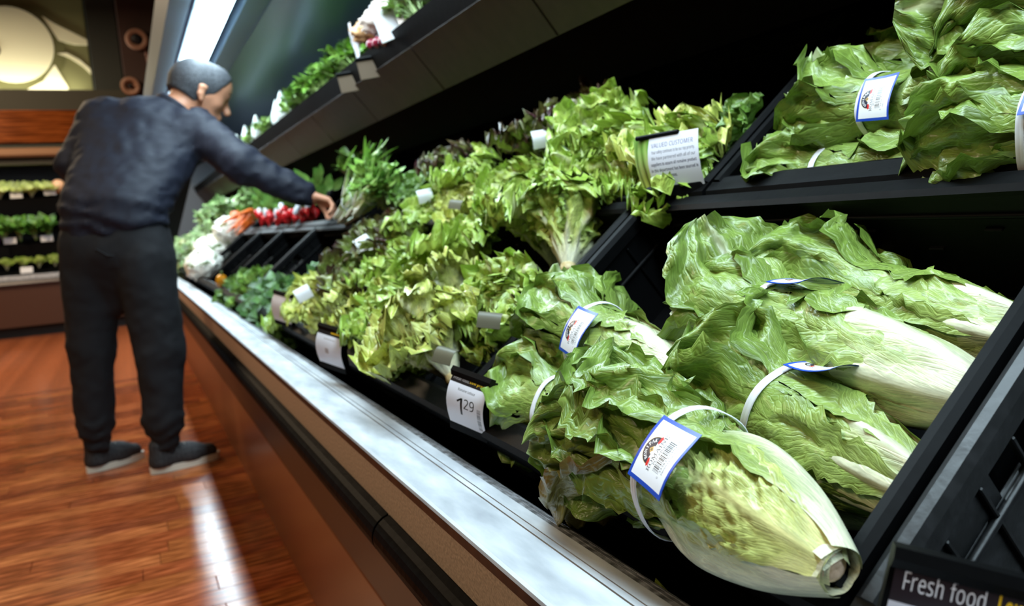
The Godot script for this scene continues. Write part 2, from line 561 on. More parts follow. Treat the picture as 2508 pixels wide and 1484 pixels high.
func crates() -> void:
	var g := "black crates in the front row"
	var x := 0.4
	var y := 0.686
	var zz := [0.36, -0.336, -1.0, -1.735, -2.48, -3.3, -4.05, -4.8, -5.55, -6.3, -7.05, -7.8]
	var lab := ["empty black plastic crate at the near right corner, its side bar across the lettuce", "black crate holding the nearest romaine lettuces", "black crate of green leaf lettuce beside the price card reading 1.29",
		"black crate of mixed red and green leaf lettuce in the front row", "black crate of dark bunched greens next to the mixed leaf lettuce", "black crate with peppers and greens in front of the cauliflowers", "black crate holding the white cauliflower heads",
		"black crate of small produce just beyond the cauliflowers", "far front row crate second beyond the cauliflowers", "far front row crate third beyond the cauliflowers", "farthest black crate of the front row, behind the man"]
	for k in 11:
		make_crate(lab[k], g, Vector3(x, y, (zz[k] + zz[k + 1]) * 0.5), 0.424, zz[k] - zz[k + 1] - 0.008, M.black_worn if k == 0 else M.black)
	g = "black crates in the back row"
	zz = [-0.14, -0.868, -1.64, -2.4, -3.15, -3.9, -4.7, -5.5, -6.3, -7.1]
	lab = ["black crate holding the upper romaine lettuces", "black crate of leaf lettuce behind the standing customer notice", "black crate of green and red leaf lettuce left of the customer notice", "black crate of green onions under the man's hand",
		"black crate of radish bunches beneath the man's sleeve", "black crate of orange carrots and white bunches beyond the radishes", "black crate of leafy greens behind the man's waist", "far back row crate beyond the leafy greens", "farthest black crate of the back row"]
	for k in 9:
		make_crate(lab[k], g, Vector3(0.762, 0.975, (zz[k] + zz[k + 1]) * 0.5), 0.44, zz[k] - zz[k + 1] - 0.008, M.black)

# ---------------------------------------------------------------- leaves
var NZ: FastNoiseLite
var NC: FastNoiseLite


func leaf_textures() -> void:
	NZ = FastNoiseLite.new()
	NZ.noise_type = FastNoiseLite.TYPE_SIMPLEX_SMOOTH
	NZ.frequency = 1.0
	NZ.fractal_type = FastNoiseLite.FRACTAL_NONE
	NC = FastNoiseLite.new()
	NC.noise_type = FastNoiseLite.TYPE_CELLULAR
	NC.cellular_return_type = FastNoiseLite.RETURN_DISTANCE2_SUB
	NC.fractal_type = FastNoiseLite.FRACTAL_NONE
	NC.frequency = 1.0
	var S := 512
	var al := Image.create(S, S, false, Image.FORMAT_RGB8)
	var hi := Image.create(S, S, false, Image.FORMAT_RGB8)
	for y in S:
		var v := float(y) / S
		for x in S:
			var u := absf(float(x) / S * 2.0 - 1.0)
			var sx := float(x) / S * 2.0 - 1.0
			var wob := 0.05 * NZ.get_noise_2d(sx * 3.0, v * 4.0 + 9.0)
			# side veins leave the rib and sweep towards the tip
			var q := (v - 0.55 * pow(u, 0.8) + wob) * 9.0 + (0.5 if sx > 0 else 0.0)
			var f := absf(q - roundf(q)) * 2.0
			var side := exp(-pow(f / (0.13 - 0.07 * u), 2.0)) * smoothstep(0.02, 0.12, u) * (1.0 - 0.6 * u)
			var cell := NC.get_noise_2d(sx * 9.0 + wob * 8.0, v * 17.0 - u * 5.0)
			var net := exp(-pow((cell + 1.0) / 0.16, 2.0)) * smoothstep(0.06, 0.2, u)
			var cell2 := NC.get_noise_2d(sx * 26.0 + 40.0, v * 48.0 - u * 14.0)
			var net2 := exp(-pow((cell2 + 1.0) / 0.2, 2.0)) * smoothstep(0.06, 0.2, u)
			var spot := NZ.get_noise_2d(sx * 5.0, v * 9.0) * 0.08 + NZ.get_noise_2d(sx * 40.0, v * 70.0) * 0.03
			var k := 0.88 + spot + 0.18 * maxf(side, 0.7 * net) + 0.05 * net2
			al.set_pixel(x, y, Color(clampf(k + 0.03 * side, 0, 1), clampf(k, 0, 1), clampf(k + 0.02 * side, 0, 1)))
			var h := 0.55 - 0.32 * net - 0.12 * net2 - 0.3 * side + 0.12 * NZ.get_noise_2d(sx * 14.0, v * 26.0)
			hi.set_pixel(x, y, Color(h, h, h))
	var tex := ImageTexture.create_from_image(al)
	hi.bump_map_to_normal_map(7.0)
	var ntex := ImageTexture.create_from_image(hi)
	for q in [["leaf", 0.36, 0.55, 0.35], ["leaf_soft", 0.34, 0.5, 0.5]]:
		M[q[0]] = mat(Color.WHITE, q[1], {"vertex_color_use_as_albedo": true, "albedo_texture": tex, "normal_enabled": true, "normal_texture": ntex, "normal_scale": q[2],
			"metallic_specular": 0.5, "backlight_enabled": true, "backlight": Color(q[3], q[3], q[3] * 0.7), "texture_repeat": false, "clearcoat_enabled": true, "clearcoat": 0.22, "clearcoat_roughness": 0.16})
	M.band = mat(Color(0.88, 0.89, 0.92), 0.35)
	M.cut = mat(Color(1.0, 0.93, 0.84), 0.5, {"albedo_texture": noise_tex(0.03, Color(0.7, 0.6, 0.5), Color(1.05, 1.0, 1.0), 128, 4, 51), "uv1_triplanar": true, "uv1_scale": Vector3(20, 20, 20)})


func lin(c: Color) -> Color:
	return c.srgb_to_linear()


# One leaf about the local Y axis, growing from near the origin. Keys of o:
# L length, W half width, ph azimuth, ang [base, middle, tip] lean from the axis in degrees, k0/k1 curvature across
# (1/m), ruf/fr ruffle size and frequency, bl/bf blisters, cr/cs crinkle across, rw/rh rib, rib/base/blade/edge colours
func leaf(o: Dictionary) -> ArrayMesh:
	var nu: int = o.get("nu", 18)
	var nv: int = o.get("nv", 30)
	var L: float = o.L
	var W: float = o.W
	var ph: float = deg_to_rad(o.ph)
	var tw: float = deg_to_rad(o.get("tw", 0.0))
	var ang: Array = o.ang
	var k0: float = o.get("k0", 30.0)
	var k1: float = o.get("k1", 10.0)
	var ruf: float = o.get("ruf", 0.006)
	var fr: float = o.get("fr", 30.0)
	var bl: float = o.get("bl", 0.003)
	var bf: float = o.get("bf", 55.0)
	var cr: float = o.get("cr", 0.0)
	var cs: float = o.get("cs", 0.018)
	var rw: float = o.get("rw", 0.012)
	var rh: float = o.get("rh", 0.006)
	var fan: float = o.get("fan", 0.0)
	var sd: float = o.get("seed", 0) * 7.31
	var rim: Color = lin(o.edge)
	var blade: Color = lin(o.blade)
	var ribc: Color = lin(o.rib)
	var cinch: float = o.get("cinch", -1.0)
	var cy: float = o.get("cy", 0.2)
	var cc: Vector2 = o.get("cc", Vector2.ZERO)
	var tipc: Color = lin(o.get("tipc", o.edge))
	var ex: float = o.get("ex", 1.7)
	var tx: float = o.get("tx", 5.0)
	var nib: float = o.get("nib", 0.006)
	var white: float = o.get("white", 0.3)
	var pts := PackedVector3Array()
	var cols := PackedColorArray()
	var uvs := PackedVector2Array()
	var r: float = o.get("r0", 0.008)
	var y: float = o.get("y0", 0.0)
	var dl := L / (nv - 1)
	for j in nv:
		var t := float(j) / (nv - 1)
		var a: float
		if t < 0.45: a = lerpf(ang[0], ang[1], smoothstep(0.0, 0.45, t))
		else: a = lerpf(ang[1], ang[2], pow((t - 0.45) / 0.55, o.get("ap", 1.5)))
		a = deg_to_rad(a)
		var pp := ph + tw * t * t
		var n0 := Vector3(cos(pp) * cos(a), -sin(a), sin(pp) * cos(a))
		var ta := Vector3(sin(pp), 0, -cos(pp))
		var sp := Vector3(cos(pp) * r, y, sin(pp) * r)
		var w: float
		if fan > 0.5:
			w = W * (0.16 + 0.84 * smoothstep(0.1, 0.9, t))
			if t > 0.75: w *= sqrt(maxf(0.0, 1.0 - pow((t - 0.75) / 0.262, 2.4)))
		else:
			w = W * (0.2 + 0.32 * smoothstep(0.0, 0.25, t) + 0.48 * smoothstep(0.2, 0.68, t))
			if t > 0.66: w *= sqrt(maxf(0.0, 1.0 - pow((t - 0.66) / 0.347, 2.2)))
		w = maxf(w, 0.0015)
		var kk := lerpf(k0, k1, smoothstep(0.0, 0.9, t))
		var rwt := rw * (1.0 - 0.74 * smoothstep(0.0, 0.9, t))
		var rht := rh * pow(1.0 - t, 0.7)
		var yt := t * L
		for i in nu:
			var s := float(i) / (nu - 1) * 2.0 - 1.0
			s = s * (0.55 + 0.45 * absf(s)) if o.get("mid", false) else s
			var x := s * w
			x += nib * smoothstep(0.05, 0.3, t) * pow(absf(s), 6.0) * signf(s) * NZ.get_noise_2d(yt * 90.0 + sd, s * 3.0 + sd)
			var m := exp(-pow(x / (rwt * 1.1), 2.0))
			var es := pow(absf(s), ex)
			var ed := maxf(es, pow(t, tx) * 0.9) * smoothstep(0.12, 0.7, t)
			var d := rht * exp(-pow(x / rwt, 2.0))
			d += ruf * ed * (NZ.get_noise_2d(yt * fr + sd, x * fr * 0.6 + s * 2.0) * 1.3 + 0.55 * NZ.get_noise_2d(yt * fr * 2.3 + sd, x * fr * 2.0 + 31.0))
			d += bl * (1.0 - m) * smoothstep(0.05, 0.3, t) * (absf(NZ.get_noise_2d(x * bf + sd, yt * bf)) * 1.8 - 0.6 + 0.4 * NZ.get_noise_2d(x * bf * 2.2, yt * bf * 2.2 + sd))
			if cr > 0.0:
				d += cr * (1.0 - m) * smoothstep(0.1, 0.35, t) * sin(TAU * ((yt - absf(x) * 0.9) / cs + 0.8 * NZ.get_noise_2d(x * 25.0 + sd, yt * 25.0)))
			d += o.get("big", 0.004) * NZ.get_noise_2d(yt * 11.0 + sd, s * 1.6 + sd * 0.3) * smoothstep(0.15, 0.6, t)
			var X := x
			var Z := 0.0
			if absf(kk) > 0.5:
				X = sin(kk * x) / kk
				Z = (1.0 - cos(kk * x)) / kk
			var p := sp + ta * X + n0 * (d - Z)
			if cinch > 0.0:
				var q := Vector2(p.x, p.z) - cc
				var dy := p.y - cy if p.y > cy else maxf(cy - p.y - 0.045, 0.0)
				var mx := cinch + pow(maxf(dy - 0.004, 0.0) / 0.034, 2.0) * 0.03
				if q.length() > mx and dy < 0.09:
					q = q.normalized() * (mx + minf(0.0012, (q.length() - mx) * 0.06))
					p.x = q.x + cc.x; p.z = q.y + cc.y
			pts.append(p)
			var f := clampf(0.15 + t * 0.75 + absf(s) * 0.25 + 0.25 * NZ.get_noise_2d(x * 22.0 + sd, yt * 22.0), 0.0, 1.0)
			var edc := maxf(pow(absf(s), 1.6), pow(t, 4.0) * 0.85) * smoothstep(0.12, 0.6, t)
			var col := blade.lerp(rim, f)
			col = col.lerp(tipc, clampf(edc * 1.35 - 0.3 + 0.3 * NZ.get_noise_2d(x * 40.0 + sd, yt * 40.0 + 5.0), 0.0, 1.0))
			var wb := maxf(m * (1.0 - 0.5 * smoothstep(0.4, 1.0, t)), 1.0 - smoothstep(white * 0.35, white * 1.25, t - absf(s) * 0.06))
			col = col.lerp(ribc, clampf(wb, 0.0, 1.0))
			cols.append(col)
			uvs.append(Vector2(0.5 + 0.495 * s, t * 0.98 + 0.01))
		r += sin(a) * dl
		y += cos(a) * dl
	var b := MB.new()
	b.grid(pts, nu, nv, cols, uvs)
	return b.mesh()


# a ribbon ring of radius R about Y at height y
func ring(R: float, y: float, wd: float, seed_ := 0.0, rx := 1.0) -> ArrayMesh:
	var b := MB.new()
	var seg := 48
	var g := PackedVector3Array()
	for i in seg + 1:
		var w := TAU * i / seg
		var rr := R + 0.0012 * sin(w * 5.0 + seed_)
		var o := Vector3(cos(w), 0, sin(w) * rx)
		var yy := y + 0.003 * sin(w + seed_) + 0.0015 * sin(w * 3.0 + seed_)
		for q in [[-0.0, -0.5], [0.0011, -0.44], [0.0011, -0.1], [0.0006, 0.0], [0.0011, 0.1], [0.0011, 0.44], [0.0, 0.5], [-0.0006, 0.0], [-0.0, -0.5]]:
			g.append(o * (rr + q[0]) + Vector3(0, yy + q[1] * wd, 0))
	b.grid(g, 9, seg + 1)
	return b.mesh()


# the printed card held by the band: a bent sheet with thickness; lift bends its free end away
func card(R: float, y: float, ph: float, w: float, h: float, lift: float, tilt := 0.0) -> ArrayMesh:
	var b := MB.new()
	var n := 9
	for side in 2:
		var g := PackedVector3Array()
		var us := PackedVector2Array()
		for j in n:
			for i in n:
				var u := float(i) / (n - 1)
				var v := float(j) / (n - 1)
				var Rc := R * 1.9
				var a := deg_to_rad(ph) - (u - 0.5) * w / Rc
				var yy := y - v * h + (u - 0.5) * tilt
				var rr := R + 0.0016 - side * 0.0005 + lift * v * v + 0.0015 * sin(u * 5.0) * v
				g.append(Vector3(cos(a), 0, sin(a)) * (rr - R + Rc) + Vector3(cos(deg_to_rad(ph)), 0, sin(deg_to_rad(ph))) * (R - Rc) + Vector3(0, yy, 0))
				us.append(Vector2(u, v))
		b.grid(g, n, n, PackedColorArray(), us)
	return b.mesh()

# ---------------------------------------------------------------- romaine heads
const G_OUT := Color(0.55, 0.65, 0.31)
const G_OUT2 := Color(0.47, 0.58, 0.24)
const G_MID := Color(0.67, 0.74, 0.41)
const G_IN := Color(0.83, 0.85, 0.5)
const RIBW := Color(0.93, 0.93, 0.8)


# the head lies along base -> tip, with its face (azimuth 90) turned towards `up`
func lay(base: Vector3, tip: Vector3, up: Vector3, roll := 0.0) -> Transform3D:
	var y := (tip - base).normalized()
	var z := (up - y * up.dot(y)).normalized()
	var x := y.cross(z)
	return Transform3D(Basis(x, y, z) * Basis(Vector3.UP, deg_to_rad(roll)), base)


func loc(e: float, n: float, z: float) -> Vector3:
	return Vector3(0.4, 0.686, z) + E1 * e + EN * n


func romaine(label: String, group: String, xf: Transform3D, L: float, o := {}) -> Node3D:
	var t := thing("romaine_lettuce", label, "lettuce", group, xf)
	var rng := RandomNumberGenerator.new()
	var sd: int = o.get("seed", 1)
	rng.seed = sd
	var fine: float = o.get("fine", 1.0)
	var R: float = o.get("R", 0.05)
	var cy: float = L * o.get("cy", 0.6)
	var fl: float = o.get("flare", 1.0)
	var list: Array = o.get("leaves", [])
	if list.is_empty():
		# an outer ring of long leaves, a middle ring and a pale heart
		for k in 6:
			list.append({"ph": 60.0 * k + rng.randf_range(-12, 12) + o.get("turn", 0.0), "L": L * rng.randf_range(0.95, 1.12), "W": rng.randf_range(0.08, 0.1), "ang": [24, -2, rng.randf_range(15, 110) * fl], "c": 0})
		for k in 5:
			list.append({"ph": 72.0 * k + 30 + rng.randf_range(-12, 12) + o.get("turn", 0.0), "L": L * rng.randf_range(0.82, 0.98), "W": rng.randf_range(0.06, 0.08), "ang": [17, -3, rng.randf_range(5, 60) * fl], "c": 1})
		for k in 4:
			list.append({"ph": 90.0 * k + rng.randf_range(-12, 12), "L": L * rng.randf_range(0.6, 0.8), "W": rng.randf_range(0.04, 0.055), "ang": [11, -3, rng.randf_range(0, 15)], "c": 2})
	for q in list:
		var c: int = q.get("c", 0)
		var d := {
			"nu": int((26 if c == 0 else 22) * fine), "nv": int((46 if c == 0 else 38) * fine), "seed": sd * 13 + rng.randi() % 97, "r0": 0.009 - 0.002 * c, "cinch": R - 0.006 * c, "cy": cy, "k0": 26.0 + 6 * c, "k1": [3.0, 8.0, 14.0][c],
			"ruf": [0.014, 0.012, 0.01][c], "fr": 21.0, "big": 0.008, "bl": [0.0018, 0.0022, 0.003][c], "bf": [34.0, 38.0, 48.0][c], "cr": [0.0003, 0.001, 0.002][c], "cs": 0.017, "rw": ([0.011, 0.009, 0.008] if o.has("green") else [0.017, 0.013, 0.01])[c], "rh": [0.008, 0.006, 0.004][c],
			"rib": RIBW, "blade": [G_MID, G_MID, G_IN][c], "edge": [G_OUT, G_OUT.lerp(G_MID, 0.4), G_MID][c], "tipc": [G_OUT2, G_OUT, G_MID][c], "white": [0.16, 0.18, 0.18][c] * (0.45 if o.has("green") else 1.0), "mid": true,
		}
		d.merge(q, true)
		var lm := part("leaf", leaf(d), M.leaf, t)
	# cut root end
	var b := MB.new()
	b.col = lin(Color(1, 1, 1))
	b.lathe(Transform3D.IDENTITY, PV([0.0002, 0.001, 0.005, 0.0, 0.0095, 0.002, 0.013, 0.007, 0.017, 0.016, 0.0002, 0.025]), 14)
	part("root_end", b.mesh(), M.cut, t, "pale brown cut root end")
	if o.get("band", true):
		part("band", ring(R + 0.002, cy, o.get("bw", 0.0085), sd), M.band, t, "white paper tie band")
	if o.has("card"):
		part("tag_card", card(R + 0.0045, cy - 0.002, o.card, o.get("cardw", 0.052), o.get("cardw", 0.052) * 1.02, o.get("lift", 0.006)), M.romaine_card, t, "white card with blue border and barcode")
	return t


func romaine_all() -> void:
	M.romaine_card = romaine_card()
	var g1 := "romaine lettuces in the front crate"
	var up := (EN + Vector3(-0.25, 0.15, 0.35)).normalized()
	# the nearest head: its leaves are laid out as the photograph shows them
	var lv := [
		{"ph": 186, "L": 0.35, "W": 0.075, "ang": [32, -5, 30], "c": 0, "k0": 20, "k1": 7, "rw": 0.024, "rh": 0.009, "white": 0.12},
		{"ph": 8, "L": 0.36, "W": 0.092, "ang": [30, -6, 25], "c": 0, "k0": 18, "k1": 8, "rw": 0.022, "rh": 0.009, "white": 0.12},
		{"ph": 100, "L": 0.26, "W": 0.072, "ang": [31, -3, -8], "rib": Color(0.9, 0.9, 0.6), "c": 2, "k0": 15, "k1": 18, "cr": 0.0024, "cs": 0.022, "rh": 0.002, "rw": 0.006, "bl": 0.0035, "white": 0.07, "r0": 0.012},
		{"ph": 66, "L": 0.25, "W": 0.05, "ang": [26, -4, -5], "c": 2, "k0": 15, "k1": 16, "cr": 0.0022, "rh": 0.003, "white": 0.08},
		{"ph": 138, "L": 0.27, "W": 0.05, "ang": [25, -4, -5], "c": 2, "k0": 15, "k1": 16, "cr": 0.0022, "rh": 0.003, "white": 0.08},
		{"ph": 120, "L": 0.34, "W": 0.075, "ang": [9, 2, 22], "c": 0, "rh": 0.006, "rw": 0.018, "tw": 20},
		{"ph": 80, "L": 0.355, "W": 0.085, "ang": [8, 3, 18], "tw": -15, "rw": 0.018, "c": 0, "rh": 0.004, "k1": 4},
		{"ph": 150, "L": 0.34, "W": 0.075, "ang": [14, 2, 45], "rw": 0.018, "c": 0, "rh": 0.004, "k1": 2},
		{"ph": 40, "L": 0.36, "W": 0.08, "ang": [12, 1, 30], "c": 0, "k1": 3},
		{"ph": 250, "L": 0.34, "W": 0.07, "ang": [22, -2, 25], "c": 0},
		{"ph": 310, "L": 0.34, "W": 0.07, "ang": [22, -2, 25], "c": 0},
		{"ph": 200, "L": 0.35, "W": 0.065, "ang": [20, 0, 70], "rw": 0.018, "c": 0, "k1": 2, "edge": Color(0.58, 0.56, 0.3), "tipc": Color(0.52, 0.47, 0.26)},
		{"ph": -6, "L": 0.12, "W": 0.024, "ang": [42, 8, -15], "c": 2, "rw": 0.014, "rib": Color(0.85, 0.88, 0.68)},
	]
	romaine("big romaine lettuce nearest the camera, its blue-bordered card facing out over the front edge", g1, lay(loc(0.004, 0.022, -0.338), loc(0.055, 0.025, -0.69), up), 0.38, {"seed": 3, "leaves": lv, "R": 0.057, "card": 102.0, "cy": 0.43, "fine": 1.25, "cardw": 0.056})
	romaine("romaine lettuce just behind the nearest one, half under the crate's side bar", g1, lay(loc(0.11, -0.06, -0.345), loc(0.15, -0.028, -0.57), up), 0.28, {"seed": 5, "R": 0.05, "card": 40.0, "lift": 0.016, "cy": 0.62, "fine": 1.1, "green": true, "flare": 0.7})
	romaine("romaine lettuce with its broad white base turned towards the side bar", g1, lay(loc(0.195, -0.035, -0.345), loc(0.25, -0.035, -0.69), up), 0.36, {"seed": 8, "R": 0.054, "card": 45.0, "lift": 0.008, "cy": 0.7, "fine": 1.1, "flare": 0.8})
	romaine("romaine lettuce lying left of the nearest one, card flat on its top", g1, lay(loc(0.125, -0.005, -0.62), loc(0.18, 0.0, -0.95), up), 0.33, {"seed": 11, "R": 0.046, "card": 112.0, "cy": 0.62, "flare": 0.35, "cardw": 0.06})
	romaine("romaine lettuce at the low corner beside the 1.29 price card", g1, lay(loc(0.06, -0.03, -0.58), loc(0.06, -0.025, -0.9), up), 0.32, {"seed": 14, "R": 0.045, "card": 30.0, "lift": 0.01, "cy": 0.72, "flare": 0.3, "green": true})
	romaine("dark romaine lettuce at the back of the front crate, behind the white based head", g1, lay(loc(0.3, -0.09, -0.36), loc(0.34, -0.07, -0.67), up), 0.33, {"seed": 17, "R": 0.045, "cy": 0.6, "band": false, "flare": 0.6, "green": true})
	romaine("romaine lettuce wedged lowest at the crate's right back corner", g1, lay(loc(0.3, -0.12, -0.35), loc(0.33, -0.12, -0.6), up, 180), 0.28, {"seed": 19, "R": 0.04, "band": false, "fine": 0.8, "flare": 0.3})
	romaine("romaine lettuce buried under the others in the middle of the front crate", g1, lay(loc(0.12, -0.11, -0.42), loc(0.14, -0.11, -0.78), up), 0.34, {"seed": 21, "R": 0.04, "band": false, "fine": 0.8, "flare": 0.5, "green": true})
	var g2 := "romaine lettuces in the back row crate"
	romaine("romaine lettuce lowest at the left front of the back row crate, leaves touching its lip", g2, lay(loc(0.5, -0.055, -0.47), loc(0.52, -0.045, -0.82), up), 0.33, {"seed": 23, "R": 0.042, "cy": 0.74, "fine": 0.9, "flare": 0.4, "green": true})
	romaine("romaine lettuce across the top left of the back row pile, card facing up", g2, lay(loc(0.565, -0.01, -0.43), loc(0.6, -0.005, -0.78), up), 0.34, {"seed": 26, "R": 0.044, "card": 125.0, "cy": 0.68, "fine": 0.9, "flare": 0.4})
	romaine("romaine lettuce along the back row lip at the picture's right edge, card half edge-on", g2, lay(loc(0.49, 0.0, -0.2), loc(0.5, -0.005, -0.52), up), 0.33, {"seed": 29, "R": 0.054, "card": 100.0, "cy": 0.68, "flare": 0.15, "green": true})
	romaine("topmost romaine lettuce of the back row pile with spread pale leaves", g2, lay(loc(0.6, 0.07, -0.2), loc(0.625, 0.06, -0.53), up), 0.35, {"seed": 31, "R": 0.048, "cy": 0.66, "card": 20.0, "flare": 0.6})
	romaine("romaine lettuce second from the top of the back row pile", g2, lay(loc(0.57, 0.015, -0.2), loc(0.585, 0.015, -0.54), up), 0.35, {"seed": 34, "R": 0.048, "cy": 0.6, "band": false, "flare": 0.5, "green": true})
	romaine("dim romaine lettuce in the shade at the back of the back row pile", g2, lay(loc(0.69, -0.07, -0.45), loc(0.72, -0.06, -0.78), up), 0.35, {"seed": 37, "R": 0.042, "cy": 0.6, "fine": 0.8, "flare": 0.5, "green": true})


# ---------------------------------------------------------------- lettering
func text_tris(s: String, font: String, size: float, bold := 400, italic := false) -> Array:
	# [triangles of the text as Vector2s, y down; width]; cap height about 0.72 size
	var f := SystemFont.new()
	f.font_names = PackedStringArray([font])
	f.font_weight = bold
	f.font_italic = italic
	var t := TextMesh.new()
	t.text = s
	t.font = f
	t.font_size = 64
	t.pixel_size = size / 64.0
	t.depth = 0.0
	t.horizontal_alignment = HORIZONTAL_ALIGNMENT_LEFT
	var a := t.get_mesh_arrays()
	var v: PackedVector3Array = a[Mesh.ARRAY_VERTEX]
	var out := PackedVector2Array()
	var idx = a[Mesh.ARRAY_INDEX]
	var box := t.get_aabb()
	var mid := box.get_center()
	if idx != null and idx.size():
		for i in idx: out.append(Vector2(v[i].x - mid.x, mid.y - v[i].y))
	else:
		for p in v: out.append(Vector2(p.x - mid.x, mid.y - p.y))
	return [out, box.size.x, box.size.y]


func fill_tri(im: Image, a: Vector2, b: Vector2, c: Vector2, col: Color) -> void:
	var x0 := maxi(int(minf(a.x, minf(b.x, c.x))), 0)
	var x1 := mini(int(maxf(a.x, maxf(b.x, c.x))) + 1, im.get_width())
	var y0 := maxi(int(minf(a.y, minf(b.y, c.y))), 0)
	var y1 := mini(int(maxf(a.y, maxf(b.y, c.y))) + 1, im.get_height())
	var d := (b - a).cross(c - a)
	if absf(d) < 1e-6: return
	for y in range(y0, y1):
		for x in range(x0, x1):
			var p := Vector2(x + 0.5, y + 0.5)
			var u := (b - a).cross(p - a) / d
			var v := (c - b).cross(p - b) / d
			var w := (a - c).cross(p - c) / d
			if u >= -0.001 and v >= -0.001 and w >= -0.001:
				im.set_pixel(x, y, col)


# text centred at p, turned by ang; sx squeezes it
func write(im: Image, s: String, p: Vector2, size: float, col: Color, font := "Droid Sans", bold := 400, ang := 0.0, sx := 1.0, width := 0.0, italic := false) -> void:
	var t := text_tris(s, font, size, bold, italic)
	var v: PackedVector2Array = t[0]
	if width > 0.0: sx = width / t[1]
	for i in range(0, v.size() - 2, 3):
		var q := []
		for k in 3:
			q.append(p + Vector2(v[i + k].x * sx, v[i + k].y).rotated(ang))
		fill_tri(im, q[0], q[1], q[2], col)


func poly(im: Image, pts: Array, col: Color) -> void:
	var pp := PackedVector2Array(pts)
	var t := Geometry2D.triangulate_polygon(pp)
	for i in range(0, t.size(), 3):
		fill_tri(im, pp[t[i]], pp[t[i + 1]], pp[t[i + 2]], col)


func sector(im: Image, c: Vector2, r0: float, r1: float, a0: float, a1: float, col: Color) -> void:
	var n := 28
	for i in n:
		var p := lerpf(a0, a1, float(i) / n)
		var q := lerpf(a0, a1, float(i + 1) / n)
		var e := Vector2(cos(p), sin(p))
		var f := Vector2(cos(q), sin(q))
		fill_tri(im, c + e * r0, c + e * r1, c + f * r1, col)
		fill_tri(im, c + e * r0, c + f * r1, c + f * r0, col)


func printed(im: Image, rough := 0.35) -> StandardMaterial3D:
	im.resize(im.get_width() / 2, im.get_height() / 2, Image.INTERPOLATE_LANCZOS)
	return mat(Color.WHITE, rough, {"albedo_texture": ImageTexture.create_from_image(im), "texture_repeat": false})


func romaine_card() -> StandardMaterial3D:
	var S := 1024
	var im := Image.create(S, S, false, Image.FORMAT_RGB8)
	im.fill(Color(0.1, 0.28, 0.72))
	im.fill_rect(Rect2i(62, 62, S - 124, S - 124), Color(0.93, 0.94, 0.97))
	var navy := Color(0.05, 0.07, 0.2)
	var red := Color(0.82, 0.12, 0.12)
	var c := Vector2(500, 310)
	# arched crest with red ribbon ends and a small tan diamond
	poly(im, [Vector2(255, 335), Vector2(300, 300), Vector2(345, 270), Vector2(395, 340), Vector2(350, 370), Vector2(300, 370), Vector2(262, 395), Vector2(280, 360)], red)
	poly(im, [Vector2(745, 335), Vector2(700, 300), Vector2(655, 270), Vector2(605, 340), Vector2(650, 370), Vector2(700, 370), Vector2(738, 395), Vector2(720, 360)], red)
	sector(im, c, 60, 218, PI, TAU, Color(0.75, 0.62, 0.3))
	sector(im, c, 66, 210, PI, TAU, navy)
	var word := "BONIPAK"
	for i in word.length():
		var a := deg_to_rad(-66 + 22 * i)
		write(im, word[i], c + Vector2(sin(a), -cos(a)) * 158, 80, Color.WHITE, "Droid Serif", 700, a)
	poly(im, [Vector2(500, 215), Vector2(552, 270), Vector2(500, 325), Vector2(448, 270)], Color(0.75, 0.6, 0.3))
	write(im, "B", Vector2(500, 270), 56, navy, "Droid Serif", 700)
	write(im, "ROMAINE", Vector2(500, 418), 108, Color(0.06, 0.06, 0.08), "Droid Serif", 400, 0.0, 1.0, 570)
	write(im, "PLU #4640", Vector2(500, 500), 72, Color(0.06, 0.06, 0.08), "Droid Serif", 400, 0.0, 1.0, 330)
	var rng := RandomNumberGenerator.new()
	rng.seed = 4640
	var x := 268
	while x < 740:
		var w := 4 + rng.randi() % 3 * 5
		var gap := 5 + rng.randi() % 3 * 4
		var low := 728 if (x < 290 or x > 722 or absi(x - 503) < 12) else 700
		im.fill_rect(Rect2i(x, 545, w, low - 545), Color(0.05, 0.05, 0.06))
		x += w + gap
	write(im, "33383", Vector2(390, 742), 66, Color(0.06, 0.06, 0.08), "Droid Sans", 400, 0.0, 1.0, 190)
	write(im, "65101", Vector2(615, 742), 66, Color(0.06, 0.06, 0.08), "Droid Sans", 400, 0.0, 1.0, 190)
	write(im, "0", Vector2(225, 742), 54, Color(0.06, 0.06, 0.08))
	write(im, "9", Vector2(785, 720), 54, Color(0.06, 0.06, 0.08))
	write(im, "PRODUCE OF USA", Vector2(500, 815), 48, Color(0.06, 0.06, 0.08), "Droid Serif", 400, 0.0, 1.0, 430)
	return printed(im)

# ---------------------------------------------------------------- loose leaf lettuces
var heads := {}


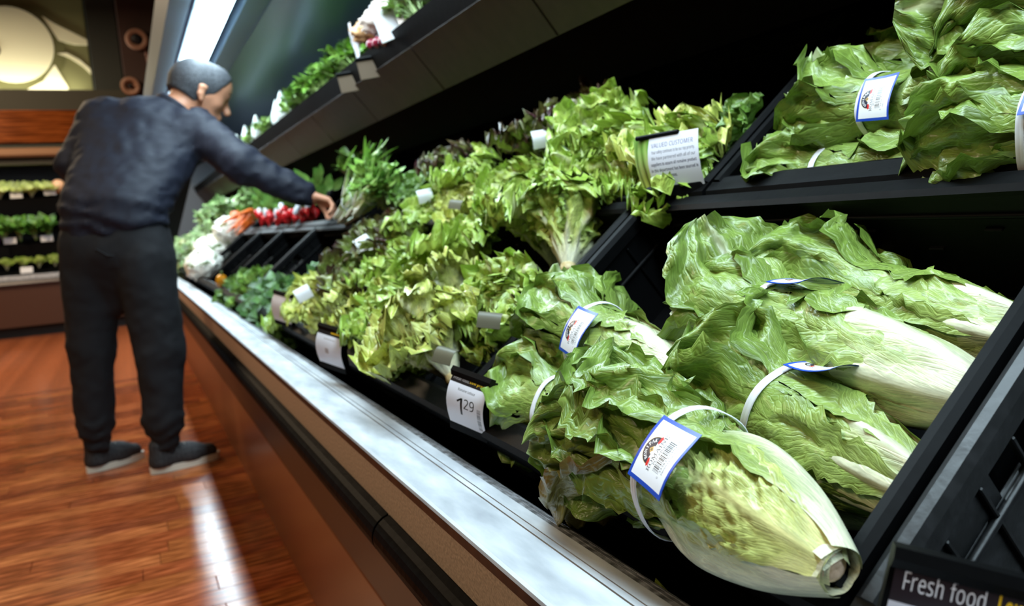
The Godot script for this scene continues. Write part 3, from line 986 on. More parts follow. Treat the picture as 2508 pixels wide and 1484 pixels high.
func leafy(kind: String, sd: int) -> Node3D:
	# a loose head: three whorls of frilled leaves round a cut base; the node is not yet in the scene
	var key := kind + str(sd)
	if heads.has(key):
		return heads[key].duplicate()
	var t := Node3D.new()
	var rng := RandomNumberGenerator.new()
	rng.seed = sd * 31 + kind.hash() % 1000
	var e: Color
	var bl: Color
	var tip: Color
	var rb := Color(0.95, 0.94, 0.8)
	match kind:
		"green":
			bl = Color(0.88, 0.89, 0.54); e = Color(0.73, 0.81, 0.39); tip = Color(0.6, 0.73, 0.28)
		"yellow":
			bl = Color(0.95, 0.93, 0.68); e = Color(0.88, 0.88, 0.52); tip = Color(0.76, 0.81, 0.38)
		"red":
			bl = Color(0.76, 0.82, 0.42); e = Color(0.52, 0.63, 0.26); tip = Color(0.25, 0.1, 0.13)
		"dark":
			bl = Color(0.56, 0.68, 0.34); e = Color(0.42, 0.57, 0.24); tip = Color(0.36, 0.5, 0.19); rb = Color(0.72, 0.78, 0.55)
	var lo := kind == "dark"
	for w in 3:
		var n: int = [6, 5, 4][w]
		for k in n:
			var d := {
				"ph": 360.0 * k / n + 23.0 * w + rng.randf_range(-14, 14), "L": [0.21, 0.185, 0.15][w] * rng.randf_range(0.85, 1.12), "W": [0.092, 0.084, 0.062][w] * rng.randf_range(0.85, 1.15), "fan": 1.0,
				"ang": [[26, 26, rng.randf_range(45, 115)], [16, 16, rng.randf_range(20, 75)], [8, 5, rng.randf_range(10, 40)]][w], "nu": 25, "nv": 32, "seed": rng.randi() % 500, "r0": 0.008, "k0": 34.0, "k1": 7.0,
				"ruf": 0.03 if not lo else 0.014, "fr": 40.0 if not lo else 22.0, "ex": 3.2, "tx": 8.0, "bl": 0.0028, "bf": 36.0, "rw": 0.011, "rh": 0.004, "rib": rb, "blade": bl.lerp(Color(0.93, 0.92, 0.62), 0.2 * w), "edge": e.lerp(bl, 0.3 * w), "tipc": tip.lerp(e, 0.25 * w), "white": 0.26, "nib": 0.016, "big": 0.018, "ap": 1.2,
			}
			part("leaf", leaf(d), M.leaf, t)
	var b := MB.new()
	b.lathe(Transform3D.IDENTITY, PV([0.0002, -0.012, 0.013, -0.012, 0.018, -0.006, 0.017, 0.008, 0.0002, 0.02]), 12)
	part("cut_base", b.mesh(), M.cut_pale, t)
	heads[key] = t
	return t.duplicate()


func put_leafy(kind: String, sd: int, label: String, group: String, p: Vector3, axis: Vector3, sc := 1.0, card_ := "", spin := 0.0, cat_ := Vector3.ZERO) -> void:
	var o := leafy(kind, sd)
	o.name = numbered("leaf_lettuce")
	add_child(o, true)
	var y := axis.normalized()
	var x := y.cross(Vector3(0.3, 0.2, 1)).normalized()
	o.transform = Transform3D(Basis(x, y, x.cross(y)) * Basis(Vector3.UP, deg_to_rad(spin)) * Basis.from_scale(Vector3.ONE * sc), p)
	tag(o, label, "lettuce", group)
	if card_ != "":
		part("band", ring(0.05, 0.09, 0.007, sd), M.band, o)
		# the card stands off the head, turned roughly to the aisle
		var w := loc(cat_.x, cat_.y, cat_.z)
		var z := ((Vector3(0, 0.95, 0) - w).normalized() + Vector3(0.5 * sin(sd * 3.0), 0.5 if card_ == "white" else 2.2, 0.3 * cos(sd * 5.0))).normalized()
		var x2 := Vector3.UP.cross(z).normalized()
		var cb := Basis(x2, z.cross(x2), z) * Basis(Vector3.BACK, 0.5 * sin(sd * 7.0 + cat_.z * 9.0))
		part("tag_card", sheet(0.042 if card_ == "white" else 0.036, 0.036 if card_ == "white" else 0.026, 0.008), M.card if card_ == "white" else M.card_back, o, "blank white card" if card_ == "white" else "grey back of a card", o.transform.affine_inverse() * Transform3D(cb, w))


func leaf_lettuce_all() -> void:
	M.cut_pale = mat(Color(0.9, 0.87, 0.72), 0.45, {"albedo_texture": noise_tex(0.03, Color(0.75, 0.65, 0.5), Color(1.02, 1.0, 0.98), 128, 4, 52), "uv1_triplanar": true, "uv1_scale": Vector3(16, 16, 16)})
	M.card_back = mat(Color(0.36, 0.35, 0.28), 0.5)
	var cam := Vector3(0, 0.95, 0)
	# [kind, variant, e, n, z, axis mix: towards viewer, up slope, out, along z, scale, card, label]
	var g := "green leaf lettuces in the front row crate"
	var A := [
		["green", 1, 0.37, -0.02, -1.3, [0.3, 0.5, 0.9, -0.1], 1.1, "", "tall frilly green leaf lettuce leaning on the back lip of its crate"],
		["green", 2, 0.31, 0.04, -1.12, [-0.2, 0.75, 0.45, -0.35], 1.0, "", "green leaf lettuce with pale ribs fanned open against the crate divider"],
		["green", 3, 0.3, -0.02, -1.52, [0.2, 0.3, 1, -0.2], 1.0, "", "bright green leaf lettuce at the upper left of its crate"],
		["green", 1, 0.18, 0.0, -1.15, [0.1, -0.2, 1, 0.3], 0.85, "grey", "green leaf lettuce with folded leaves just above the 1.29 price card", Vector3(0.137, 0.045, -1.04)],
		["yellow", 1, 0.17, 0.0, -1.4, [-0.3, 0.4, 0.9, -0.5], 0.85, "", "pale yellow hearted lettuce in the middle of the green lettuce crate"],
		["green", 4, 0.2, -0.02, -1.62, [0.3, 0.1, 1, 0.2], 0.95, "", "green leaf lettuce against the left divider of its crate"],
		["yellow", 2, 0.04, 0.06, -1.12, [-0.2, 0.5, 0.8, -0.6], 0.85, "grey", "yellow white lettuce resting on the lip behind the 1.29 price card", Vector3(0.056, 0.05, -1.05)],
		["green", 2, 0.06, 0.04, -1.34, [0.6, -0.1, 0.8, 0.3], 0.75, "", "green leaf lettuce hanging its leaves over the front lip"],
		["yellow", 1, 0.05, 0.03, -1.2, [0.35, 0.2, 1, -0.2], 0.85, "", "pale frilled lettuce on the front lip just left of the 1.29 price card"],
		["green", 4, 0.05, 0.03, -1.48, [0.3, 0.2, 1, -0.3], 0.8, "", "green lettuce spilling over the front lip between two price cards"],
		["yellow", 3, 0.07, 0.03, -1.6, [0.1, 0.2, 0.9, -0.6], 0.8, "", "yellow green lettuce by the second price card along the front lip"],
	]
	var g2 := "red and green leaf lettuces mixed in the front row crate"
	var B := [
		["green", 4, 0.34, -0.02, -2.0, [-0.6, 0.2, 0.6, 0.3], 0.85, "", "lettuce turned butt end out showing its white cut base"],
		["red", 1, 0.33, -0.02, -2.25, [0.4, 0.3, 1, -0.2], 0.95, "white", "red tinged lettuce with a white card at the top left of the mixed crate", Vector3(0.26, 0.09, -1.98)],
		["red", 2, 0.21, 0.0, -2.0, [0.6, 0.0, 1, 0.1], 1.0, "", "dark red leaf lettuce in the middle of the mixed crate"],
		["dark", 1, 0.3, -0.03, -2.42, [0.2, 0.2, 1, -0.3], 0.85, "", "deep green lettuce at the far edge of the mixed crate"],
		["green", 1, 0.2, 0.0, -1.83, [0.3, 0.3, 1, -0.3], 0.85, "", "light green lettuce beside the divider in the mixed crate"],
		["red", 3, 0.17, -0.01, -2.3, [0.5, -0.1, 1, -0.1], 0.85, "", "red brown lettuce low on the left of the mixed crate"],
		["yellow", 2, 0.07, 0.01, -2.15, [0.3, 0.1, 0.9, 0.2], 0.85, "white", "yellow green lettuce with a white card on the front lip", Vector3(0.07, 0.085, -2.08)],
		["yellow", 3, 0.06, 0.0, -1.88, [-0.2, 0.3, 0.9, -0.6], 0.8, "", "pale lettuce just left of the second price card"],
		["green", 3, 0.05, 0.0, -2.4, [0.3, -0.3, 1, -0.1], 0.75, "", "small green lettuce at the near edge of the dark greens"],
	]
	var g3 := "leaf lettuces behind the customer notice"
	var Cc := [
		["green", 1, 0.49, 0.0, -1.0, [0.3, 0.0, 1, 0.1], 0.85, "", "green lettuce right beside the customer notice, under its black clip"],
		["yellow", 1, 0.53, -0.005, -1.05, [0.2, 0.4, 1, 0.1], 0.9, "", "pale yellow lettuce standing highest just left of the notice"],
		["green", 4, 0.47, 0.0, -1.35, [-0.5, 0.4, 0.7, -0.3], 0.8, "", "lettuce lying with its cut white base towards the aisle on the back lip"],
		["green", 2, 0.57, 0.0, -1.28, [0.3, 0.3, 1, -0.1], 1.1, "", "big frilly green lettuce at the top of the pile behind the notice"],
		["green", 3, 0.52, 0.01, -1.2, [0.6, 0.0, 1, 0], 0.9, "", "dripping green lettuce in the middle of the pile behind the notice"],
		["red", 1, 0.62, 0.03, -1.6, [0.2, 0.4, 1, -0.2], 0.9, "white", "red leaf lettuce with a curled white card at the left top of the pile", Vector3(0.595, 0.085, -1.45)],
		["red", 2, 0.66, 0.04, -1.47, [0.2, 0.4, 1, -0.1], 0.85, "", "dark red leaf lettuce in the shade at the very top of the pile"],
		["green", 1, 0.5, 0.0, -1.52, [0.5, 0.1, 1, -0.2], 0.85, "", "green lettuce on the lip near the left end of the pile"],
		["dark", 2, 0.6, -0.03, -0.98, [0.2, 0.3, 1, -0.2], 0.75, "", "dark green lettuce in the gap between the notice and the upper romaine crate"],
		["yellow", 3, 0.47, 0.0, -1.6, [0.1, 0.3, 0.9, -0.5], 0.75, "", "yellow hearted lettuce low on the back lip above the front row divider"],
	]
	var g4 := "leaf lettuces left of the notice pile"
	var D := [
		["yellow", 2, 0.47, 0.0, -1.78, [0.4, 0.1, 1, -0.1], 0.75, "grey", "pale lettuce with a grey card beside the lip bracket", Vector3(0.428, 0.05, -1.66)],
		["green", 2, 0.55, 0.02, -1.85, [0.3, 0.2, 1, -0.1], 0.9, "", "green lettuce in the middle crate of the back row"],
		["red", 3, 0.58, 0.03, -2.08, [0.1, 0.5, 1, -0.1], 0.95, "", "upright red and green lettuce with a tall ragged tip"],
		["green", 3, 0.48, 0.0, -2.02, [0.5, 0.0, 1, -0.1], 0.75, "white", "green lettuce with a white card on the lip right of the green onions", Vector3(0.491, 0.055, -2.02)],
		["dark", 1, 0.53, 0.0, -2.28, [0.3, 0.2, 1, -0.2], 0.8, "", "dark green lettuce touching the green onions"],
	]
	for q in [[g, A], [g2, B], [g3, Cc], [g4, D]]:
		for h in q[1]:
			var p := loc(h[2], h[3] - 0.075, h[4])
			var m: Array = h[5]
			var axis: Vector3 = (cam - p).normalized() * m[0] + E1 * m[1] + EN * m[2] + Vector3(0, 0, m[3])
			put_leafy(h[0], h[1], h[8], q[0], p, axis, h[6] * 0.82, h[7], h[4] * 400.0, h[9] if h.size() > 9 else Vector3.ZERO)

# ---------------------------------------------------------------- other produce
func small_leaf(b: MB, p: Vector3, dir: Vector3, up: Vector3, L: float, W: float, c0: Color, c1: Color, bend := 0.4) -> void:
	# a small cupped leaf in 3 x 5 points
	var d := dir.normalized()
	var s := d.cross(up).normalized()
	var n := s.cross(d)
	var g := PackedVector3Array()
	var cs := PackedColorArray()
	for j in 5:
		var t := j / 4.0
		var w := W * sin(PI * clampf(0.12 + t * 0.86, 0, 1))
		for i in 3:
			var q := (i - 1.0)
			g.append(p + d * (L * t) + s * (q * w) + n * (0.25 * w * absf(q) - bend * L * t * t))
			cs.append(c0.lerp(c1, t))
	b.grid(g, 3, 5, cs)


func rdir(r: RandomNumberGenerator, spread: float) -> Vector3:
	var a := r.randf() * TAU
	var q := spread * sqrt(r.randf())
	return Vector3(sin(q) * cos(a), cos(q), sin(q) * sin(a))


# a bunch of stems with many small leaves; local Y runs from the stem ends to the leaves
func herb(label: String, group: String, xf: Transform3D, L: float, n: int, c0: Color, c1: Color, leaf_l := 0.035, spread := 0.75, called := "herb_bunch", tie := true) -> Node3D:
	var t := thing(called, label, "greens", group, xf)
	var r := RandomNumberGenerator.new()
	r.seed = label.hash() % 100000
	var st := MB.new()
	var lv := MB.new()
	st.col = lin(c0.lerp(Color(0.85, 0.9, 0.7), 0.4))
	for k in n:
		var d := rdir(r, spread)
		var l := L * r.randf_range(0.7, 1.05)
		var p1 := Vector3(d.x * 0.35, 0.5 * l, d.z * 0.35 * 1.0) * Vector3(0.2, 1, 0.2)
		var p2 := d * l
		st.tube(PackedVector3Array([Vector3(r.randf_range(-0.012, 0.012), 0, r.randf_range(-0.012, 0.012)), p1 * 0.8, p2]), PackedFloat32Array([0.003, 0.0025, 0.001]), 4)
		for j in 6:
			var ld := (d + Vector3(r.randf_range(-1, 1), r.randf_range(-0.5, 1), r.randf_range(-1, 1)) * 0.9).normalized()
			var v := r.randf_range(0.75, 1.15)
			small_leaf(lv, p1.lerp(p2, r.randf_range(0.45, 1.0)), ld, Vector3(0.1, 1, 0.2), leaf_l * r.randf_range(0.7, 1.3), leaf_l * 0.42, lin(c0 * v), lin(c1 * v), r.randf_range(0.0, 0.6))
	part("stems", st.mesh(), M.plant, t).set_meta("kind", "stuff")
	part("leaves", lv.mesh(), M.plant, t).set_meta("kind", "stuff")
	if tie:
		part("tie", ring(0.02, L * 0.22, 0.006, 1.0), M.band, t)
	return t


func stand(p: Vector3, axis: Vector3, spin := 0.0) -> Transform3D:
	var y := axis.normalized()
	var x := y.cross(Vector3(0.31, 0.22, 0.93)).normalized()
	return Transform3D(Basis(x, y, x.cross(y)) * Basis(Vector3.UP, deg_to_rad(spin)), p)


func lump(rx: float, ry: float, amp: float, fr: float, sd: float, nu := 20, nv := 14) -> ArrayMesh:
	# a knobbly rounded body about the origin
	var b := MB.new()
	var g := PackedVector3Array()
	for j in nv:
		var th := PI * j / (nv - 1)
		for i in nu + 1:
			var w := -TAU * i / nu
			var d := Vector3(sin(th) * cos(w), cos(th), sin(th) * sin(w))
			var k := 1.0 + amp * (absf(NZ.get_noise_3d(d.x * fr + sd, d.y * fr, d.z * fr)) * 2.0 - 0.4)
			g.append(d * Vector3(rx, ry, rx) * k)
	b.grid(g, nu + 1, nv, PackedColorArray(), PackedVector2Array(), true)
	return b.mesh()


func cauliflower(label: String, xf: Transform3D, r: float, sd: int) -> void:
	var t := thing("cauliflower", label, "cauliflower", "cauliflowers behind the man", xf)
	part("curd", lump(r, r * 0.8, 0.16, 3.4, sd, 36, 24), mat(Color(0.98, 0.97, 0.92), 0.5), t)
	for k in 6:
		var d := {"ph": 60.0 * k + sd * 17, "L": r * 1.7, "W": r * 0.5, "ang": [70, 15, 5], "nu": 9, "nv": 12, "seed": sd + k, "r0": r * 0.2, "y0": -r * 0.85, "k0": 6.0, "k1": 7.0, "ruf": 0.008, "fr": 20.0, "rib": Color(0.9, 0.92, 0.78), "blade": Color(0.75, 0.82, 0.55), "edge": Color(0.55, 0.68, 0.38), "white": 0.4}
		part("leaf", leaf(d), M.leaf_soft, t)


func bunch_onion(label: String, xf: Transform3D, sd: int) -> void:
	# green onions: local Y from the white roots to the green tops
	var t := thing("green_onion_bunch", label, "green onions", "green onion bunches at the man's hand", xf)
	var r := RandomNumberGenerator.new()
	r.seed = sd
	for k in 9:
		var b := MB.new()
		var x := r.randf_range(-0.028, 0.028)
		var z := r.randf_range(-0.018, 0.018)
		var l := r.randf_range(0.24, 0.33)
		var c := [Color(0.94, 0.95, 0.88), Color(0.86, 0.92, 0.7), Color(0.66, 0.8, 0.44), Color(0.45, 0.65, 0.28), Color(0.36, 0.56, 0.22)]
		var sx := x * r.randf_range(1.5, 3.5)
		var sz := z * r.randf_range(1.5, 3.5)
		var last := Vector3(x, 0, z)
		for s in 4:
			b.col = lin(c[s])
			var nx := Vector3(lerpf(x, sx, (s + 1) / 4.0), l * (s + 1) / 4.0, lerpf(z, sz, (s + 1) / 4.0) + 0.012 * sin(k + s))
			b.tube(PackedVector3Array([last, (last + nx) * 0.5, nx]), PackedFloat32Array([0.0075 - s * 0.0012, 0.007 - s * 0.0012, 0.0066 - s * 0.0013]), 7)
			last = nx
		part("stalk", b.mesh(), M.plant, t)
		var lv := MB.new()
		for q in 2:
			small_leaf(lv, last - Vector3(0, 0.09, 0), Vector3(r.randf_range(-0.4, 0.4), 1, r.randf_range(-0.4, 0.4)), Vector3(0, 0.2, 1), 0.13, 0.005, lin(c[2]), lin(c[3].lerp(c[2], 0.5)), r.randf_range(0, 0.25))
		part("green_top", lv.mesh(), M.plant, t)
	part("tie", ring(0.034, 0.12, 0.006, sd), M.band, t)


func bunch_root(called: String, label: String, group: String, xf: Transform3D, sd: int, carrot: bool) -> void:
	var t := thing(called, label, "carrots" if carrot else "radishes", group, xf)
	var r := RandomNumberGenerator.new()
	r.seed = sd
	var rm := mat(Color(0.9, 0.42, 0.14) if carrot else Color(0.82, 0.11, 0.13), 0.35)
	for k in 7:
		var b := MB.new()
		var p := Vector3(r.randf_range(-0.055, 0.055), r.randf_range(-0.02, 0.03), r.randf_range(-0.05, 0.05))
		var d := rdir(r, 0.5)
		if carrot:
			b.lathe(stand(p, -d), PV([0.0002, 0.0, 0.012, 0.002, 0.014, 0.02, 0.011, 0.07, 0.006, 0.12, 0.0004, 0.16]), 10)
		else:
			b.lathe(stand(p, -d), PV([0.0002, -0.004, 0.009, -0.001, 0.018, 0.01, 0.019, 0.02, 0.013, 0.034, 0.004, 0.043, 0.0003, 0.06]), 12)
		part("carrot" if carrot else "radish", b.mesh(), rm, t)
	var lv := MB.new()
	for k in 40:
		var d := rdir(r, 0.8)
		small_leaf(lv, Vector3(r.randf_range(-0.03, 0.03), 0.01, r.randf_range(-0.03, 0.03)) + d * r.randf_range(0.02, 0.13), d, Vector3(0, 0.3, 1), 0.06, 0.018, lin(Color(0.5, 0.62, 0.3)), lin(Color(0.25, 0.42, 0.15)))
	part("leaves", lv.mesh(), M.plant, t).set_meta("kind", "stuff")
	if not carrot:
		for k in 2:
			var w := MB.new()
			w.lathe(stand(Vector3(r.randf_range(-0.05, 0.05), 0.01, r.randf_range(-0.04, 0.05)), rdir(r, 0.4)), PV([0.0002, -0.03, 0.009, -0.026, 0.014, -0.005, 0.013, 0.02, 0.0002, 0.03]), 10)
			part("white_tip", w.mesh(), M.card, t, "pale white root end")


func middle_produce() -> void:
	M.plant = mat(Color.WHITE, 0.4, {"vertex_color_use_as_albedo": true, "backlight_enabled": true, "backlight": Color(0.3, 0.3, 0.2)})
	var toward := Vector3(-0.35, 0.5, 0.6)
	# dark bunched greens and herbs in the front row
	var g := "dark green bunches in the front row"
	var c0 := Color(0.46, 0.6, 0.34)
	var c1 := Color(0.27, 0.43, 0.22)
	var spots := [[0.04, -2.55, "dark spinach like bunch beside the third price card"], [0.05, -2.85, "dark spinach like bunch on the front lip left of the third price card"], [0.13, -2.6, "leafy dark bunch higher up beside the mixed lettuce crate"],
		[0.08, -2.98, "dark leafy bunch below the bare black divider"], [0.05, -3.1, "low dark bunch with a white stem on the front lip"]]
	for q in spots:
		herb(q[2], g, stand(loc(q[0], -0.1, q[1]), toward), 0.12, 40, c0, c1, 0.042, 1.0)
	g = "mixed greens beyond the dark bunches"
	for q in [[0.03, -3.5, "bright green bunch right of the yellow pepper"], [0.07, -3.75, "bright green bunch behind the yellow pepper"], [0.1, -3.55, "glossy green bunch highest beyond the dark bunches"], [0.03, -3.95, "green bunch left of the yellow pepper"]]:
		herb(q[2], g, stand(loc(q[0], -0.09, q[1]), toward), 0.12, 30, Color(0.66, 0.76, 0.36), Color(0.38, 0.56, 0.22), 0.034, 1.0)
	var pm := MB.new()
	var t := thing("bell_pepper", "yellow and red bell pepper on the front lip among greens", "pepper", "", stand(loc(0.03, 0.02, -4.1), Vector3(0, 1, 0.2)))
	part("body", lump(0.028, 0.034, 0.1, 1.6, 3.0), mat(Color(0.93, 0.6, 0.12), 0.25), t)
	pm.tube(PackedVector3Array([Vector3(0, 0.03, 0), Vector3(0.003, 0.05, 0.002)]), PackedFloat32Array([0.008, 0.006]), 7)
	part("stem", pm.mesh(), mat(Color(0.4, 0.5, 0.2), 0.5), t)
	cauliflower("upper white cauliflower sitting on the back lip above the other two", stand(loc(0.41, 0.05, -5.9), Vector3(0, 1, 0.1)), 0.115, 1)
	cauliflower("middle white cauliflower of the three behind the man", stand(loc(0.22, 0.03, -5.95), Vector3(-0.2, 1, 0.3)), 0.12, 2)
	cauliflower("lowest white cauliflower, near the white ledge", stand(loc(0.08, 0.04, -5.35), Vector3(-0.3, 1, 0.4)), 0.11, 3)
	for q in [[0.1, -6.6, "pale bunch in the distance past the lowest cauliflower"], [0.25, -7.2, "dim green bunch far along the case by the man's hip"], [0.05, -7.4, "far pale bunch near the end of the ledge"], [0.3, -6.7, "dark green bunch behind the middle cauliflower"], [0.12, -8.2, "farthest pale bunch on the front row"]]:
		herb(q[2], "bunches far along the front row", stand(loc(q[0], -0.02, q[1]), toward), 0.16, 26, Color(0.88, 0.9, 0.75), Color(0.45, 0.6, 0.3), 0.07, 1.0)
	# back row, left part
	var k := 0
	for q in [[0.445, 0.04, -2.6, "nearest green onion bunch, white ends on the lip"], [0.45, 0.05, -2.72, "second green onion bunch, lying over the lip"], [0.435, 0.03, -2.84, "green onion bunch at the man's fingers"], [0.5, 0.06, -2.8, "upper green onion bunch with tall tops"]]:
		k += 1
		bunch_onion(q[3], stand(loc(q[0], q[1], q[2]), E1 * 0.3 + EN * 0.2 + Vector3(0, 0, 0.75), 30 * k), 60 + k)
	herb("loose green herb bunch rising behind the man's hand", "herbs of the back row", stand(loc(0.62, 0.0, -3.15), Vector3(0, 1, 0)), 0.17, 30, Color(0.55, 0.66, 0.3), Color(0.3, 0.46, 0.18), 0.05, 0.7)
	herb("small green bunch under the green onion tops", "herbs of the back row", stand(loc(0.5, 0.0, -2.5), Vector3(-0.2, 1, 0.3)), 0.15, 30, Color(0.66, 0.76, 0.38), Color(0.4, 0.58, 0.24), 0.04, 0.9)
	k = 0
	for q in [[-3.62, "radish bunch nearest the man's hand"], [-3.85, "second radish bunch from the man's hand"], [-4.1, "radish bunch under the man's cuff"], [-4.4, "radish bunch under the middle of the forearm"], [-4.85, "farthest radish bunch next to the carrots"]]:
		k += 1
		bunch_root("radish_bunch", q[1], "radish bunches on the back lip", stand(loc(0.5 + 0.03 * (k % 2), 0.04, q[0]), Vector3(0.3, 1, -0.1)), 80 + k, false)
	k = 0
	for q in [[-5.3, "orange carrot bunch next to the radishes"], [-5.75, "orange carrot bunch in the middle of the three"], [-6.2, "farthest orange carrot bunch"]]:
		k += 1
		bunch_root("carrot_bunch", q[1], "carrot bunches on the back lip", stand(loc(0.53, 0.06, q[0]), Vector3(0.6, 0.5, -0.3)), 90 + k, true)
	for q in [[0.55, -6.9, "white stalked bunch on the back lip beyond the carrots"], [0.6, -7.6, "leafy bunch behind the white stalked one"], [0.62, -5.9, "dark leafy bunch in the shade above the carrots"], [0.5, -8.0, "last pale bunch on the back lip"]]:
		herb(q[2], "bunches far along the back row", stand(loc(q[0], 0.0, q[1]), Vector3(-0.1, 1, 0.3)), 0.2, 28, Color(0.85, 0.9, 0.7), Color(0.4, 0.58, 0.28), 0.07, 0.8)
	# fallen leaves in the gap between the grille and the front crate
	for q in [[0.385, 0.575, -0.55, 0.05, Color(0.5, 0.56, 0.25), "green lettuce leaf fallen into the gap behind the air grille"], [0.386, 0.6, -0.78, 0.035, Color(0.6, 0.42, 0.28), "brown wilted leaf fallen into the gap behind the air grille"]]:
		var c: Color = q[4]
		one("fallen_leaf", leaf({"ph": 200, "L": q[3] * 2.0, "W": q[3], "ang": [20, 0, 30], "nu": 13, "nv": 14, "seed": int(q[2] * 100), "k0": 5.0, "k1": 3.0, "rib": c.lightened(0.2), "blade": c, "edge": c, "white": 0.05}), M.leaf_soft, q[5], "leaf", "", stand(Vector3(q[0], q[1], q[2]) - Vector3(0, 0.05, 0), Vector3(0.25, 0.8, 0.7)))


func upper_produce() -> void:
	var up := Vector3(-0.25, 1, 0.1)
	var g := "greens on the upper shelf"
	var S := func(d: float, z: float, n := 0.0) -> Vector3: return Vector3(0.76 + d * 0.9, 1.47 + d * 0.42 + n, z)
	var c0 := Color(0.55, 0.68, 0.3)
	var c1 := Color(0.38, 0.56, 0.2)
	var i := 0
	for q in [[0.1, -1.9, "pale green leafy bunch at the top right end of the upper shelf"], [0.06, -2.06, "whitish green bunch near the end of the upper shelf"], [0.12, -2.2, "green bunch right of the white sign on the upper shelf"], [0.1, -2.85, "bushy parsley like bunch just left of the ginger bags"], [0.1, -3.05, "bright green herb bunch over the two shelf price tags"],
		[0.05, -3.2, "herb bunch hanging a pale leaf over the shelf lip"], [0.12, -3.35, "moss green herb bunch in the middle of the upper shelf"], [0.06, -3.55, "moss green herb bunch left of the middle of the upper shelf"], [0.13, -3.75, "dark herb bunch at the mirror"], [0.15, -2.55, "green bunch behind the ginger bags"]]:
		herb(q[2], g, stand(S.call(q[0], q[1], -0.02), up), 0.14, 34, c0.lerp(Color(0.85, 0.9, 0.75), 0.6 if i < 2 else 0.0), c1.lerp(Color(0.75, 0.82, 0.6), 0.5 if i < 2 else 0.0), 0.034, 1.0)
		i += 1
	i = 0
	for q in [[0.05, -4.1, "white bulb standing at the far end of the herbs"], [0.1, -4.5, "small white bulb against the mirror"], [0.04, -4.9, "white bulb in the middle of the far group"], [0.05, -5.4, "white bulb half hidden in greens"], [0.06, -5.9, "white bulb over the man's shoulder"], [0.03, -6.3, "lowest white bulb above the man's sleeve"]]:
		var b := MB.new()
		b.lathe(Transform3D.IDENTITY, PV([0.0002, -0.02, 0.03, -0.012, 0.042, 0.02, 0.036, 0.06, 0.02, 0.1, 0.008, 0.13, 0.0002, 0.14]), 16)
		one("fennel_bulb", b.mesh(), mat(Color(0.93, 0.95, 0.92), 0.4), q[2] + " of the upper shelf", "bulb", "white bulbs on the upper shelf", stand(S.call(q[0], q[1], 0.03), Vector3(-0.1, 1, 0.1 * (i % 3))))
		herb("green fronds beside the " + q[2].replace(" of the upper shelf", ""), "fronds on the upper shelf", stand(S.call(q[0] + 0.05, q[1] + 0.15, -0.03), up), 0.13, 20, Color(0.7, 0.78, 0.45), Color(0.4, 0.55, 0.22), 0.035, 0.9)
		i += 1
	# bags of ginger and garlic with a white sign, and an orange squash
	for q in [[0.06, -2.46, -0.02, Color(0.78, 0.6, 0.42), "tan ginger root pile in clear bag left of the white sign"], [0.04, -2.3, -0.02, Color(0.85, 0.78, 0.74), "pinkish white garlic pile under the white sign"], [0.1, -2.33, 0.05, Color(0.86, 0.72, 0.6), "pale bagged roots stacked behind the white sign"], [0.14, -2.2, 0.09, Color(0.85, 0.5, 0.22), "orange brown squash on top of the upper shelf pile"]]:
		var t := thing("root_pile" if q[2] < 0.09 else "squash", q[4], "vegetable", "", stand(S.call(q[0], q[1], 0.06 + q[2]), Vector3(0, 1, 0)))
		for k in 5 if q[2] < 0.09 else 1:
			part("root" if q[2] < 0.09 else "body", lump(0.045, 0.035, 0.25, 1.8, k * 3.0 + q[1]) if q[2] < 0.09 else lump(0.075, 0.06, 0.1, 1.3, 2.0), mat(q[3], 0.4), t, "", Transform3D(Basis.IDENTITY, Vector3(0.03 * sin(k * 2.4), 0.016 * k, 0.055 * cos(k * 2.0))))
	for q in [[0.0, -2.54, "white plastic flap hanging at the left edge of the ginger bags"], [0.02, -2.36, "white plastic sheet between the ginger and the white sign"]]:
		one("plastic_wrap", leaf({"ph": 200, "L": 0.16, "W": 0.035, "ang": [-10, 5, 15], "nu": 9, "nv": 12, "seed": 4, "k0": 6.0, "k1": 4.0, "bl": 0.001, "rib": Color(0.9, 0.9, 0.92), "blade": Color(0.9, 0.9, 0.92), "edge": Color(0.9, 0.88, 0.9), "white": 0.1, "rh": 0.0}), M.leaf_soft, q[2], "wrap", "", stand(S.call(q[0], q[1], -0.02), Vector3(-0.1, 1, 0.05)))
	var rd := MB.new()
	for k in 3:
		one("red_onion", lump(0.017, 0.016, 0.05, 1.4, k), mat(Color(0.5, 0.12, 0.2), 0.3), ["small red onion under the white sign", "red onion beside the lower corner of the white sign", "lowest red onion on the shelf lip below the garlic"][k], "onion", "red onions on the upper shelf", T(0.735, 1.475 + 0.008 * k, -2.2 - 0.06 * k))

